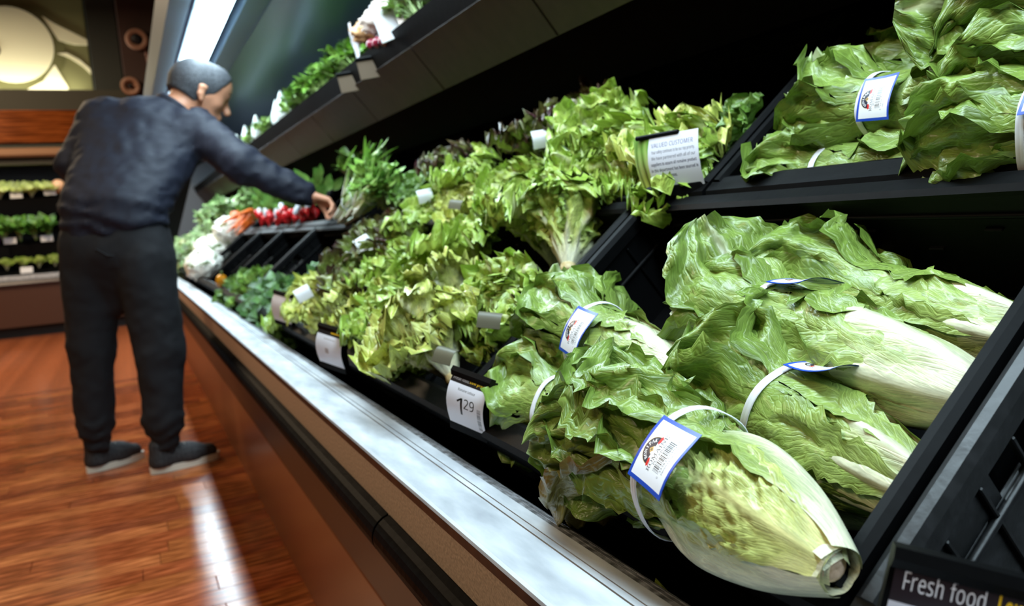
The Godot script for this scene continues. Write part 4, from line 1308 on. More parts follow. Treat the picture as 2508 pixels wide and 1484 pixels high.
# ---------------------------------------------------------------- the far end of the aisle
func far_end() -> void:
	var b := MB.new()
	b.at(Vector3(-1.8, 2.1, -11.0), Vector3(7.4, 4.4, 0.1))
	struct("wall_far", b.mesh(), mat(Color(0.22, 0.23, 0.21), 0.8))
	var t := thing("display_case", "low refrigerated case across the far end of the aisle, brown base and tiered black shelves", "display case")
	var X := Transform3D(Basis(Vector3(0, 0, 1), Vector3.UP, Vector3(-1, 0, 0)), Vector3.ZERO)   # outline x runs along world z
	var bar := func(called: String, pts: Array, m: Material, label := "") -> void:
		var q := MB.new()
		var pp := PV(pts)
		if Geometry2D.is_polygon_clockwise(pp): pp.reverse()
		q.prism(X, pp, -0.24, 5.2)
		part(called, q.mesh(), m, t, label)
	bar.call("kick_panel", [-9.78, 0.0, -9.78, 0.12, -10.8, 0.12, -10.8, 0.0], M.dark)
	bar.call("front_panel", [-9.7, 0.12, -9.68, 0.55, -9.9, 0.55, -9.9, 0.12], mat(Color(0.3, 0.19, 0.14), 0.45), "brown front panel")
	bar.call("bumper_rail", [-9.66, 0.555, -9.64, 0.58, -9.66, 0.61, -9.8, 0.61, -9.8, 0.555], mat(Color(0.28, 0.24, 0.24), 0.4))
	bar.call("ledge", [-9.67, 0.62, -9.67, 0.67, -9.8, 0.67, -9.8, 0.62], M.white_metal, "white front ledge")
	bar.call("back_panel", [-10.85, 0.1, -10.85, 2.1, -10.8, 2.1, -10.8, 0.1], M.dark)
	bar.call("shelf", [-9.82, 0.6, -9.8, 0.69, -10.2, 0.86, -10.2, 0.7], M.black)
	bar.call("shelf", [-9.95, 0.84, -9.93, 1.0, -10.4, 1.2, -10.4, 1.05], M.black)
	bar.call("shelf", [-10.1, 1.32, -10.08, 1.5, -10.6, 1.7, -10.6, 1.5], M.black)
	bar.call("canopy", [-9.72, 1.84, -9.72, 2.44, -10.9, 2.44, -10.9, 1.9, -9.9, 1.9, -9.85, 1.84], mat(Color(0.2, 0.2, 0.17), 0.6), "dark canopy with grey green strip")
	bar.call("handrail", [-9.66, 1.915, -9.64, 1.935, -9.64, 1.985, -9.66, 2.005, -9.7, 2.005, -9.7, 1.915], mat(Color(0.62, 0.47, 0.36), 0.4), "beige rail")
	var wd := wood(Color(0.62, 0.36, 0.18), 1, Vector3(0.35, 7, 4))
	wd.uv1_world_triplanar = true
	var y := 2.065
	for k in 4:
		bar.call("plank", [-9.69, y, -9.69, y + 0.083, -9.75, y + 0.083, -9.75, y], wd)
		y += 0.085
	bar.call("soffit", [-9.72, 2.42, -9.7, 2.62, -9.8, 2.62, -9.85, 2.42], mat(Color(0.24, 0.24, 0.2), 0.6), "grey strip under the lit mural")
	for k in 3:
		b = MB.new()
		b.at(Vector3(-1.176 - k * 1.2, 0.83, -9.93), Vector3(0.1, 0.3, 0.05))
		part("divider_post", b.mesh(), M.black, t)
	# its lamp
	var l := thing("canopy_lamp", "white lamp under the canopy of the far case", "lamp", "", T(-2.6, 1.885, -9.88))
	b = MB.new()
	b.at(Vector3.ZERO, Vector3(4.6, 0.02, 0.08), 0.003)
	part("diffuser", b.mesh(), mat(Color.WHITE, 0.5, {"emission_enabled": true, "emission": Color(0.95, 0.97, 1.0), "emission_energy_multiplier": 3.0}), l)
	area(Vector3(-2.6, 1.87, -9.87), Vector2(4.6, 0.08), Color(0.95, 0.97, 1.0), FAR_E)
	# lettuces and tags on its shelves
	var i := 0
	var where := [["on the top tier of the far case", 1.5, -10.15], ["on the middle tier of the far case", 1.02, -10.0], ["on the bottom tier of the far case", 0.72, -9.9]]
	var pos := ["next to the man's elbow", "second from the man", "third from the man", "fourth from the man", "by the picture's left edge"]
	for r in 3:
		for k in 5:
			var p := Vector3(-0.72 - 0.15 * k, where[r][1] + 0.02, where[r][2] + 0.02 * (k % 2))
			var w: Array = where[r]
			if r == 1:
				var hb := herb("dark leafy bunch %s %s" % [pos[k], w[0]], "greens " + w[0], stand(p, Vector3(0.15 * (k - 2), 1, 0.5)), 0.22, 16, Color(0.5, 0.66, 0.28), Color(0.26, 0.48, 0.14), 0.09, 0.45)
			else:
				put_leafy("yellow" if r == 0 else "green", 1 + (k % 3), "light green lettuce %s %s" % [pos[k], w[0]], "lettuces " + w[0], p, Vector3(0.1, 1, 0.4), 0.8 if r == 0 else 0.6, "", k * 70.0)
	for q in [[-1.009, 1.54, -10.07, "white price card at the left of the far case's top tier"], [-0.687, 1.56, -10.07, "white price card at the man's elbow on the far case's top tier"], [-1.11, 1.045, -9.92, "white price card at the left of the far case's middle tier"], [-0.765, 1.045, -9.92, "white price card by the man on the far case's middle tier"], [-0.98, 0.72, -9.76, "white price card on the far case's bottom tier"]]:
		b = MB.new()
		b.at(Vector3.ZERO, Vector3(0.115, 0.065, 0.006), 0.001)
		one("price_card", b.mesh(), M.card, q[3], "price card", "price cards of the far case", Transform3D(Basis(Vector3.RIGHT, -0.2), Vector3(q[0], q[1], q[2])))
	one("onion", lump(0.075, 0.08, 0.03, 1.3, 1.0), mat(Color(0.9, 0.66, 0.46), 0.35), "peach coloured round vegetable peeping out beside the man's elbow", "vegetable", "", T(-0.6, 1.62, -10.14))
	one("eggplant", lump(0.05, 0.09, 0.03, 1.3, 4.0), mat(Color(0.22, 0.1, 0.26), 0.25), "dark purple vegetable at the left edge of the far middle tier", "vegetable", "", stand(Vector3(-1.24, 1.08, -9.97), Vector3(0.3, 1, 0.3)))
	# lit mural above the case: raised shapes of egg, ring and leaves on an olive board
	var m := thing("mural_panel", "olive wall panel with big cream disc and leaf shapes, lit from below", "wall art")
	b = MB.new()
	b.at(Vector3(-1.9, 3.3, -10.04), Vector3(3.55, 1.6, 0.06))
	var olive := mat(Color(0.44, 0.44, 0.28), 0.6)
	part("board", b.mesh(), olive, m)
	var cream := mat(Color(0.92, 0.91, 0.78), 0.55)
	var shape := func(called: String, pts: Array, z: float, mt: Material) -> void:
		var q := MB.new()
		var pp := PackedVector2Array(pts)
		if Geometry2D.is_polygon_clockwise(pp): pp.reverse()
		q.prism(Transform3D.IDENTITY, pp, -10.01, z)
		part(called, q.mesh(), mt, m)
	var ell := func(cx: float, cy: float, rx: float, ry: float) -> Array:
		var a := []
		for k in 40:
			a.append(Vector2(cx + rx * cos(TAU * k / 40), cy + ry * sin(TAU * k / 40)))
		return a
	shape.call("ring", ell.call(-0.82, 3.12, 0.475, 0.48), -10.0, mat(Color(0.36, 0.36, 0.2), 0.6))
	shape.call("disc", ell.call(-0.86, 3.14, 0.405, 0.4), -9.985, cream)
	shape.call("dot", ell.call(-1.02, 3.08, 0.065, 0.07), -9.975, mat(Color(0.32, 0.31, 0.17), 0.6))
	shape.call("leaf_shape", [Vector2(-0.53, 3.46), Vector2(-0.42, 3.38), Vector2(-0.25, 3.29), Vector2(-0.125, 3.22), Vector2(-0.125, 3.16), Vector2(-0.25, 3.16), Vector2(-0.4, 3.2), Vector2(-0.46, 3.32)], -9.995, cream)
	shape.call("leaf_shape", [Vector2(-0.43, 3.06), Vector2(-0.34, 3.07), Vector2(-0.22, 3.0), Vector2(-0.125, 2.9), Vector2(-0.125, 2.84), Vector2(-0.2, 2.93), Vector2(-0.32, 3.02)], -9.995, cream)
	shape.call("leaf_shape", [Vector2(-0.47, 2.94), Vector2(-0.37, 2.7), Vector2(-0.37, 2.5), Vector2(-0.8, 2.5), Vector2(-0.78, 2.66), Vector2(-0.6, 2.76)], -9.995, cream)
	shape.call("leaf_shape", [Vector2(-0.83, 3.72), Vector2(-0.72, 3.66), Vector2(-0.66, 3.72), Vector2(-0.7, 3.8), Vector2(-0.82, 3.8)], -9.995, cream)
	var ul := thing("cove_lamp", "hidden strip lamp washing the mural from below", "lamp", "", T(-1.9, 2.56, -9.88))
	b = MB.new()
	b.at(Vector3.ZERO, Vector3(3.4, 0.02, 0.05), 0.003)
	part("diffuser", b.mesh(), mat(Color.WHITE, 0.5, {"emission_enabled": true, "emission": Color(1, 0.98, 0.85), "emission_energy_multiplier": 2.0}), ul)
	var a := AreaLight3D.new()
	a.name = "cove_light"
	add_child(a)
	a.area_size = Vector2(3.4, 0.05)
	a.area_normalize_energy = true
	a.light_color = Color(1, 0.98, 0.9)
	a.light_energy = COVE_E
	a.shadow_enabled = true
	a.position = Vector3(-1.9, 2.575, -9.88)
	a.basis = Basis(Vector3.RIGHT, PI / 2 + 0.25)
	# post and column beside the mural
	b = MB.new()
	b.at(Vector3(0.04, 3.1, -9.95), Vector3(0.3, 2.0, 0.14), 0.006)
	struct("trim_1", b.mesh(), mat(Color(0.19, 0.21, 0.19), 0.6), "grey green upright post at the right side of the mural", "post")
	b = MB.new()
	b.at(Vector3(0.45, 3.1, -9.9), Vector3(0.5, 2.0, 0.3), 0.006)
	struct("wall_column", b.mesh(), mat(Color(0.27, 0.19, 0.17), 0.6), "brown column carrying two round fittings", "column")
	b = MB.new()
	b.at(Vector3(1.05, 3.1, -9.8), Vector3(0.72, 2.0, 0.2), 0.006)
	struct("trim_2", b.mesh(), mat(Color(0.36, 0.38, 0.42), 0.5), "blue grey panel between the column and the canopy lamp", "panel")
	for q in [[0.37, 3.18, 0.115, "upper round cream fitting with a dark hollow on the brown column"], [0.25, 2.67, 0.1, "lower round cream fitting with a small dark centre on the brown column"]]:
		var f := thing("round_fitting", q[3], "fitting", "round fittings on the brown column", Transform3D(Basis(Vector3.RIGHT, PI / 2 + 0.2), Vector3(q[0], q[1], -9.72)))
		b = MB.new()
		b.lathe(Transform3D.IDENTITY, PV([q[2], -0.04, q[2], 0.05, q[2] * 0.92, 0.075, q[2] * 0.55, 0.07, q[2] * 0.5, 0.03, 0.0002, 0.02]), 24)
		part("shade", b.mesh(), mat(Color(0.66, 0.5, 0.42), 0.5), f)
		b = MB.new()
		b.lathe(Transform3D.IDENTITY, PV([q[2] * (0.48 if q[2] > 0.11 else 0.25), 0.03, q[2] * (0.48 if q[2] > 0.11 else 0.25), 0.072, 0.0002, 0.066]), 20)
		part("hollow", b.mesh(), mat(Color(0.09, 0.09, 0.12), 0.5), f)
	var pl := thing("hanging_rod", "thin pinkish rod with a white tip hanging beside the column", "rod")
	b = MB.new()
	b.tube(PackedVector3Array([Vector3(0.43, 3.15, -9.78), Vector3(0.52, 2.66, -9.74)]), PackedFloat32Array([0.026, 0.026]), 10)
	part("rod", b.mesh(), mat(Color(0.62, 0.47, 0.44), 0.5), pl)
	b = MB.new()
	b.lathe(Transform3D(Basis(Vector3.BACK, 0.11), Vector3(0.537, 2.53, -9.73)), PV([0.0002, -0.01, 0.05, -0.005, 0.055, 0.06, 0.03, 0.13, 0.024, 0.15, 0.0002, 0.152]), 14)
	part("tip", b.mesh(), M.card, pl, "white tip")


const FAR_E := 4.0
const COVE_E := 3.2

# ---------------------------------------------------------------- the person
class Field:
	# smooth union of tapered capsules sampled on a grid, meshed as surface nets
	var o: Vector3
	var c: float
	var nx: int
	var ny: int
	var nz: int
	var f := PackedFloat32Array()
	func _init(lo: Vector3, hi: Vector3, cell: float) -> void:
		o = lo
		c = cell
		nx = int((hi.x - lo.x) / c) + 2
		ny = int((hi.y - lo.y) / c) + 2
		nz = int((hi.z - lo.z) / c) + 2
		f.resize(nx * ny * nz)
		f.fill(0.2)
	func span(v: float, l: float, n: int) -> int:
		return clampi(int(floor((v - l) / c)), 0, n)
	func bone(a: Vector3, b: Vector3, ra: float, rb: float, k := 0.03) -> void:
		var m := maxf(ra, rb) + k + c * 3.0
		var x0 := span(minf(a.x, b.x) - m, o.x, nx)
		var x1 := span(maxf(a.x, b.x) + m, o.x, nx)
		var y0 := span(minf(a.y, b.y) - m, o.y, ny)
		var y1 := span(maxf(a.y, b.y) + m, o.y, ny)
		var z0 := span(minf(a.z, b.z) - m, o.z, nz)
		var z1 := span(maxf(a.z, b.z) + m, o.z, nz)
		var ab := b - a
		var l2 := maxf(ab.length_squared(), 1e-9)
		for z in range(z0, z1):
			for y in range(y0, y1):
				var at := (z * ny + y) * nx
				for x in range(x0, x1):
					var p := o + Vector3(x, y, z) * c
					var h := clampf((p - a).dot(ab) / l2, 0.0, 1.0)
					var d := p.distance_to(a + ab * h) - lerpf(ra, rb, h)
					var e := f[at + x]
					var q := maxf(k - absf(e - d), 0.0) / k
					f[at + x] = minf(e, d) - q * q * k * 0.25
	func each(g: Callable) -> void:
		for z in nz:
			for y in ny:
				for x in nx:
					var i := (z * ny + y) * nx + x
					if f[i] < 0.06:
						f[i] = g.call(o + Vector3(x, y, z) * c, f[i])
	func into(b: MB) -> void:
		var id := PackedInt32Array()
		id.resize(nx * ny * nz)
		id.fill(-1)
		var first := b.v.size()
		var off := [0, 1, nx, nx + 1, nx * ny, nx * ny + 1, nx * ny + nx, nx * ny + nx + 1]
		var edges := [[0, 1], [2, 3], [4, 5], [6, 7], [0, 2], [1, 3], [4, 6], [5, 7], [0, 4], [1, 5], [2, 6], [3, 7]]
		for z in nz - 1:
			for y in ny - 1:
				for x in nx - 1:
					var i := (z * ny + y) * nx + x
					var f0 := f[i]
					if f0 > c * 3.0 or f0 < -c * 3.0: continue
					var inside := 0
					for k in 8:
						if f[i + off[k]] < 0.0: inside += 1
					if inside == 0 or inside == 8: continue
					var s := Vector3.ZERO
					var n := 0
					for e in edges:
						var p: float = f[i + off[e[0]]]
						var q: float = f[i + off[e[1]]]
						if (p < 0.0) != (q < 0.0):
							var t := p / (p - q)
							var a := Vector3(e[0] & 1, (e[0] >> 1) & 1, e[0] >> 2)
							var d := Vector3(e[1] & 1, (e[1] >> 1) & 1, e[1] >> 2)
							s += a.lerp(d, t)
							n += 1
					id[i] = b.v.size()
					b.v.append(o + (Vector3(x, y, z) + s / n) * c)
					b.n.append(Vector3.ZERO)
					b.c.append(b.col)
					b.uv.append(Vector2.ZERO)
		var st := [1, nx, nx * ny]
		var from := b.ix.size()
		for z in range(1, nz - 1):
			for y in range(1, ny - 1):
				for x in range(1, nx - 1):
					var i := (z * ny + y) * nx + x
					if id[i] < 0: continue
					for ax in 3:
						var u: int = st[(ax + 1) % 3]
						var w: int = st[(ax + 2) % 3]
						var p := f[i]
						var q: float = f[i + st[ax]]
						if (p < 0.0) == (q < 0.0): continue
						var v0 := id[i]
						var v1 := id[i - u]
						var v2 := id[i - u - w]
						var v3 := id[i - w]
						if v0 < 0 or v1 < 0 or v2 < 0 or v3 < 0: continue
						if p < 0.0: b.ix.append_array([v0, v2, v1, v0, v3, v2])
						else: b.ix.append_array([v0, v1, v2, v0, v2, v3])
		for t in range(from, b.ix.size(), 3):
			var i0 := b.ix[t]
			var i1 := b.ix[t + 1]
			var i2 := b.ix[t + 2]
			var nn := -(b.v[i1] - b.v[i0]).cross(b.v[i2] - b.v[i0])
			b.n[i0] += nn; b.n[i1] += nn; b.n[i2] += nn
		for t in range(first, b.v.size()):
			b.n[t] = b.n[t].normalized()


func shoe(t: Node3D, heel: Vector3, toe: Vector3) -> void:
	var d := (toe - heel).normalized()
	var L := heel.distance_to(toe)
	var s := Vector3(-d.z, 0, d.x)
	var fl := Field.new(Vector3(minf(heel.x, toe.x) - 0.08, 0.012, minf(heel.z, toe.z) - 0.08), Vector3(maxf(heel.x, toe.x) + 0.08, 0.17, maxf(heel.z, toe.z) + 0.08), 0.008)
	var H := heel + d * 0.045
	fl.bone(H + Vector3(0, 0.05, 0), H + Vector3(0, 0.11, 0) - d * 0.004, 0.038, 0.036)
	fl.bone(H + Vector3(0, 0.045, 0), heel + d * L * 0.55 + Vector3(0, 0.05, 0), 0.038, 0.04)
	fl.bone(heel + d * L * 0.35 + Vector3(0, 0.085, 0), heel + d * L * 0.6 + Vector3(0, 0.06, 0), 0.03, 0.034)
	fl.bone(heel + d * L * 0.55 + Vector3(0, 0.04, 0), toe - d * 0.045 + Vector3(0, 0.04, 0), 0.043, 0.034)
	fl.each(func(p: Vector3, v: float) -> float: return maxf(v, 0.026 - p.y))
	var b := MB.new()
	fl.into(b)
	var n := noise_tex(0.05, Color(0.3, 0.3, 0.31), Color(1.3, 1.3, 1.32), 128, 3, 71)
	var o := part("shoe", b.mesh(), mat(Color(0.2, 0.195, 0.2), 0.75, {"albedo_texture": n, "uv1_triplanar": true, "uv1_scale": Vector3(9, 9, 9)}), t, "dark grey running shoe")
	b = MB.new()
	var oval := PackedVector2Array()
	for k in 24:
		var w := TAU * k / 24.0
		var u := 0.5 + 0.5 * cos(w)
		oval.append(Vector2(u * L, sin(w) * (0.036 + 0.011 * u)))
	b.prism(Transform3D(Basis(d, s, Vector3.UP), heel + Vector3(0, 0.002, 0)), oval, 0.0, 0.028)
	part("sole", b.mesh(), mat(Color(0.82, 0.8, 0.74), 0.5), o, "white rubber sole")
	b = MB.new()
	for k in 4:
		var q := heel + d * L * (0.42 + 0.07 * k) + Vector3(0, 0.112 - 0.012 * k, 0)
		b.tube(PackedVector3Array([q - s * 0.022, q + Vector3(0, 0.005, 0), q + s * 0.022]), PackedFloat32Array([0.0025, 0.0025, 0.0025]), 5)
	part("laces", b.mesh(), mat(Color(0.5, 0.48, 0.46), 0.7), o)


func person() -> void:
	var t := thing("person", "person in a navy jacket and dark sweatpants leaning over the case to reach the vegetables", "person")
	var skin := mat(Color(0.78, 0.55, 0.43), 0.5, {"subsurf_scatter_enabled": true, "subsurf_scatter_strength": 0.06})
	# joints
	var sR := Vector3(0.335, 1.405, -3.62)
	var eR := Vector3(0.478, 1.236, -3.44)
	var wR := Vector3(0.735, 1.088, -3.36)
	var sL := Vector3(-0.03, 1.47, -3.75)
	var eL := Vector3(-0.15, 1.28, -3.71)
	var wL := Vector3(-0.05, 1.14, -3.95)
	var hL := Vector3(-0.125, 0.88, -3.56)
	var kL := Vector3(-0.172, 0.53, -3.585)
	var aL := Vector3(-0.196, 0.12, -3.605)
	var hR := Vector3(0.06, 0.87, -3.44)
	var kR := Vector3(0.078, 0.5, -3.425)
	var aR := Vector3(0.058, 0.12, -3.415)
	var nk := Vector3(0.245, 1.5, -3.68)
	var hd := Vector3(0.375, 1.585, -3.7)
	var fw := Vector3(0.93, -0.42, -0.14).normalized()
	var side := fw.cross(Vector3.UP).normalized()
	var hu := side.cross(fw).normalized()
	# body: coarse under the clothes, fine head and hand grids in the same mesh
	var b := MB.new()
	var F := Field.new(Vector3(-0.4, 0.05, -4.1), Vector3(0.85, 1.62, -3.25), 0.024)
	F.bone(Vector3(-0.03, 0.95, -3.51), Vector3(0.1, 1.32, -3.64), 0.13, 0.13, 0.05)
	F.bone(sL.lerp(sR, 0.15), sL.lerp(sR, 0.85), 0.07, 0.07, 0.05)
	F.bone(sL.lerp(sR, 0.55), nk, 0.08, 0.052, 0.04)
	for q in [[sR, eR, 0.055, 0.042], [eR, wR, 0.042, 0.028], [sL, eL, 0.055, 0.042], [eL, wL, 0.042, 0.028], [hL, kL, 0.085, 0.055], [kL, aL, 0.055, 0.038], [hR, kR, 0.085, 0.055], [kR, aR, 0.055, 0.038]]:
		F.bone(q[0], q[1], q[2], q[3], 0.03)
	F.into(b)
	F = Field.new(hd - Vector3(0.23, 0.25, 0.23), hd + Vector3(0.23, 0.21, 0.23), 0.0065)
	var HS := 1.17
	var hf := F
	var hb := func(p: Vector3, q: Vector3, ra: float, rb: float, k := 0.02) -> void:
		hf.bone(hd + (p - hd) * HS, hd + (q - hd) * HS, ra * HS, rb * HS, k)
	hb.call(nk - Vector3(0.02, 0.03, 0), hd - hu * 0.06 - fw * 0.035, 0.062, 0.056, 0.02)
	hb.call(hd - fw * 0.03 + hu * 0.02, hd + fw * 0.025 + hu * 0.03, 0.086, 0.08, 0.03)
	hb.call(hd + fw * 0.02 - hu * 0.03, hd + fw * 0.045 - hu * 0.085, 0.066, 0.04, 0.03)
	for sd: float in [-1.0, 1.0]:
		hb.call(hd + fw * 0.055 + side * sd * 0.035 - hu * 0.03, hd + fw * 0.065 + side * sd * 0.02 - hu * 0.035, 0.026, 0.022, 0.02)
		hb.call(hd + fw * 0.078 + side * sd * 0.034 + hu * 0.012, hd + fw * 0.084 + side * sd * 0.015 + hu * 0.014, 0.014, 0.014, 0.012)
		# ear: a rim with a hollow
		var e := hd + side * sd * 0.081 - fw * 0.005 - hu * 0.02
		hb.call(e + hu * 0.018, e + hu * 0.014 - fw * 0.012 + side * sd * 0.005, 0.01, 0.011, 0.008)
		hb.call(e + hu * 0.014 - fw * 0.012 + side * sd * 0.005, e - hu * 0.012 - fw * 0.012 + side * sd * 0.005, 0.009, 0.008, 0.008)
		hb.call(e - hu * 0.012 - fw * 0.012 + side * sd * 0.005, e - hu * 0.03, 0.008, 0.009, 0.008)
		hb.call(e - hu * 0.014 - fw * 0.003, e + hu * 0.008 - fw * 0.004, 0.0095, 0.0095, 0.006)
	hb.call(hd + fw * 0.09 - hu * 0.002, hd + fw * 0.112 - hu * 0.038, 0.01, 0.014, 0.014)
	hb.call(hd + fw * 0.078 - hu * 0.068, hd + fw * 0.082 - hu * 0.07, 0.018, 0.018, 0.014)
	hb.call(hd + fw * 0.06 - hu * 0.105, hd + fw * 0.07 - hu * 0.102, 0.02, 0.018, 0.02)
	F.into(b)
	# right hand over the green onions
	var hp := wR + Vector3(0.045, -0.022, 0.028)
	var hdir := (hp - wR).normalized()
	var ha := Vector3(-0.2, 0.35, 0.9)
	ha = (ha - hdir * ha.dot(hdir)).normalized()
	var hn := hdir.cross(ha)
	if hn.y > 0: hn = -hn
	F = Field.new(wR - Vector3(0.07, 0.16, 0.12), wR + Vector3(0.2, 0.1, 0.16), 0.0045)
	F.bone(wR - hdir * 0.04, wR + hdir * 0.01, 0.028, 0.026, 0.012)
	for k in 4:
		var s := (k - 1.5) * 0.019
		F.bone(wR + hdir * 0.015 + ha * s * 0.6, wR + hdir * 0.085 + ha * s, 0.0155, 0.0125, 0.01)
		var l: float = [0.036, 0.042, 0.04, 0.031][k]
		var p0 := wR + hdir * 0.088 + ha * s
		var p1 := p0 + (hdir * 0.75 + hn * 0.55).normalized() * l
		var p2 := p1 + (hdir * 0.15 + hn * 0.95).normalized() * l * 0.72
		var p3 := p2 + (hn * 0.9 - hdir * 0.35).normalized() * l * 0.55
		F.bone(p0, p1, 0.0098, 0.0092, 0.004)
		F.bone(p1, p2, 0.0092, 0.0086, 0.004)
		F.bone(p2, p3, 0.0086, 0.0075, 0.004)
	var th := wR + hdir * 0.03 - ha * 0.022
	F.bone(th, th + hdir * 0.03 - ha * 0.02 + hn * 0.02, 0.014, 0.011, 0.008)
	F.bone(th + hdir * 0.03 - ha * 0.02 + hn * 0.02, th + hdir * 0.055 - ha * 0.012 + hn * 0.042, 0.0108, 0.0095, 0.004)
	F.bone(th + hdir * 0.055 - ha * 0.012 + hn * 0.042, th + hdir * 0.068 + hn * 0.062, 0.0095, 0.008, 0.004)
	F.into(b)
	# left hand, hanging in front of him
	F = Field.new(wL - Vector3(0.1, 0.2, 0.13), wL + Vector3(0.14, 0.06, 0.1), 0.006)
	var ld := (wL - eL).normalized()
	F.bone(wL - ld * 0.03, wL + ld * 0.02, 0.027, 0.026, 0.012)
	for k in 4:
		var s := Vector3(0.019, 0, 0.004) * (k - 1.5)
		F.bone(wL + ld * 0.02 + s * 0.6, wL + ld * 0.085 + s, 0.015, 0.012, 0.008)
		F.bone(wL + ld * 0.085 + s, wL + ld * 0.12 + s - Vector3(0, 0.015, 0), 0.0095, 0.009, 0.003)
		F.bone(wL + ld * 0.12 + s - Vector3(0, 0.015, 0), wL + ld * 0.13 + s - Vector3(0, 0.045, 0), 0.009, 0.0078, 0.003)
	F.bone(wL + ld * 0.03 + Vector3(0.03, 0, 0.01), wL + ld * 0.09 + Vector3(0.052, -0.02, 0.02), 0.013, 0.009, 0.006)
	F.into(b)
	part("body", b.mesh(), skin, t)
	# short grey flecked hair: a cap over the skull, open at face, ears and nape
	F = Field.new(hd - Vector3(0.17, 0.15, 0.17), hd + Vector3(0.17, 0.18, 0.17), 0.007)
	F.bone(hd + (hu * 0.02 - fw * 0.03) * HS, hd + (fw * 0.025 + hu * 0.03) * HS, 0.0905 * HS, 0.0845 * HS, 0.03)
	F.bone(hd - (fw * 0.045 + hu * 0.03) * HS, hd - fw * 0.04 * HS, 0.069 * HS, 0.078 * HS, 0.03)
	F.each(func(p: Vector3, v: float) -> float:
		var q := (p - hd) / HS
		var x := q.dot(fw)
		var y := q.dot(hu)
		var cut := maxf(x * 0.75 - y * 0.45 - 0.03, maxf(-y - 0.068 - x * 0.3, x * 0.8 - y * 1.1 - 0.05))
		return maxf(v + 0.002 * NZ.get_noise_3d(p.x * 120, p.y * 120, p.z * 120), cut))
	b = MB.new()
	F.into(b)
	part("hair", b.mesh(), mat(Color(0.3, 0.31, 0.33), 0.7, {"albedo_texture": noise_tex(0.09, Color(0.25, 0.25, 0.27), Color(1.3, 1.3, 1.3), 128, 3, 73), "uv1_triplanar": true, "uv1_scale": Vector3(10, 10, 10), }), t, "short dark hair turning grey")
	b = MB.new()
	for sd: float in [-1.0, 1.0]:
		b.tube(PackedVector3Array([hd + (fw * 0.088 + side * sd * 0.05 + hu * 0.02) * HS, hd + (fw * 0.094 + side * sd * 0.033 + hu * 0.027) * HS, hd + (fw * 0.096 + side * sd * 0.014 + hu * 0.021) * HS]), PackedFloat32Array([0.003, 0.005, 0.003]), 6)
	part("eyebrows", b.mesh(), mat(Color(0.08, 0.07, 0.07), 0.8), t)
	# jacket
	F = Field.new(Vector3(-0.36, 0.94, -4.12), Vector3(0.82, 1.66, -3.2), 0.0135)
	F.bone(Vector3(-0.1, 1.09, -3.55), Vector3(0.0, 1.38, -3.7), 0.125, 0.12, 0.06)
	F.bone(Vector3(0.05, 1.08, -3.46), Vector3(0.23, 1.33, -3.62), 0.122, 0.115, 0.06)
	F.bone(Vector3(-0.02, 1.08, -3.5), Vector3(0.13, 1.39, -3.67), 0.135, 0.135, 0.06)
	F.bone(Vector3(0.03, 1.1, -3.62), Vector3(0.2, 1.32, -3.76), 0.12, 0.11, 0.06)
	F.bone(sL.lerp(sR, 0.1), sL.lerp(sR, 0.9), 0.09, 0.095, 0.06)
	F.bone(sL.lerp(sR, 0.5) + Vector3(0, 0.01, 0), nk + Vector3(0, 0.005, 0), 0.11, 0.068, 0.05)
	F.bone(sR, eR, 0.092, 0.078, 0.05)
	F.bone(eR, wR - (wR - eR).normalized() * 0.03, 0.078, 0.054, 0.03)
	F.bone(sL, eL, 0.088, 0.07, 0.05)
	F.bone(eL, wL, 0.068, 0.045, 0.03)
	# gathered waist and cuff
	F.bone(Vector3(-0.09, 1.015, -3.54), Vector3(0.04, 1.01, -3.475), 0.13, 0.13, 0.03)
	var fold := func(p: Vector3, v: float) -> float:
		var n := 0.005 * NZ.get_noise_3d(p.x * 9.0 + p.y * 7.0, p.y * 16.0 - p.x * 10.0, p.z * 7.0) + 0.0045 * NZ.get_noise_3d(p.x * 24.0 - p.y * 14.0, p.y * 34.0, p.z * 18.0)
		n += 0.005 * sin(p.y * 95.0 + p.x * 25.0 + 3.0 * NZ.get_noise_3d(p.x * 6, p.y * 6, p.z * 6)) * smoothstep(1.2, 1.06, p.y)
		return maxf(maxf(v + n, 0.985 + 0.02 * sin(p.x * 9.0) - p.y), (p - nk).dot(Vector3(0.7, 0.7, 0)) - 0.02 if (p - nk).length() < 0.12 else -1.0)
	F.each(fold)
	b = MB.new()
	F.into(b)
	var cloth_n := noise_tex(0.2, Color.BLACK, Color.WHITE, 256, 2, 75, true, 2.0)
	var jm := mat(Color(0.045, 0.07, 0.145), 0.7, {"rim_enabled": true, "rim": 0.12, "rim_tint": 0.8, "normal_enabled": true, "normal_texture": cloth_n, "normal_scale": 0.4, "uv1_triplanar": true, "uv1_scale": Vector3(14, 14, 14)})
	var jk := part("jacket", b.mesh(), jm, t, "navy zip jacket")
	b = MB.new()
	var cp := PackedVector3Array()
	var cr := PackedFloat32Array()
	var cn := Vector3(0.62, 0.75, -0.1).normalized()
	var ca := cn.cross(Vector3(0, 0, 1)).normalized()
	var cb := cn.cross(ca)
	for k in 19:
		var w := TAU * k / 18.0
		cp.append(nk + cn * 0.012 + (ca * cos(w) + cb * sin(w)) * 0.068)
		cr.append(0.019)
	b.tube(cp, cr, 8, 0.7)
	part("collar", b.mesh(), jm, jk)
	# trousers
	F = Field.new(Vector3(-0.36, 0.06, -3.82), Vector3(0.28, 1.12, -3.2), 0.0145)
	F.bone(Vector3(-0.11, 0.95, -3.555), Vector3(0.045, 0.95, -3.47), 0.128, 0.13, 0.05)
	F.bone(Vector3(-0.05, 0.9, -3.5), Vector3(-0.05, 0.7, -3.51), 0.12, 0.05, 0.05)
	F.bone(hL, kL, 0.12, 0.088, 0.03)
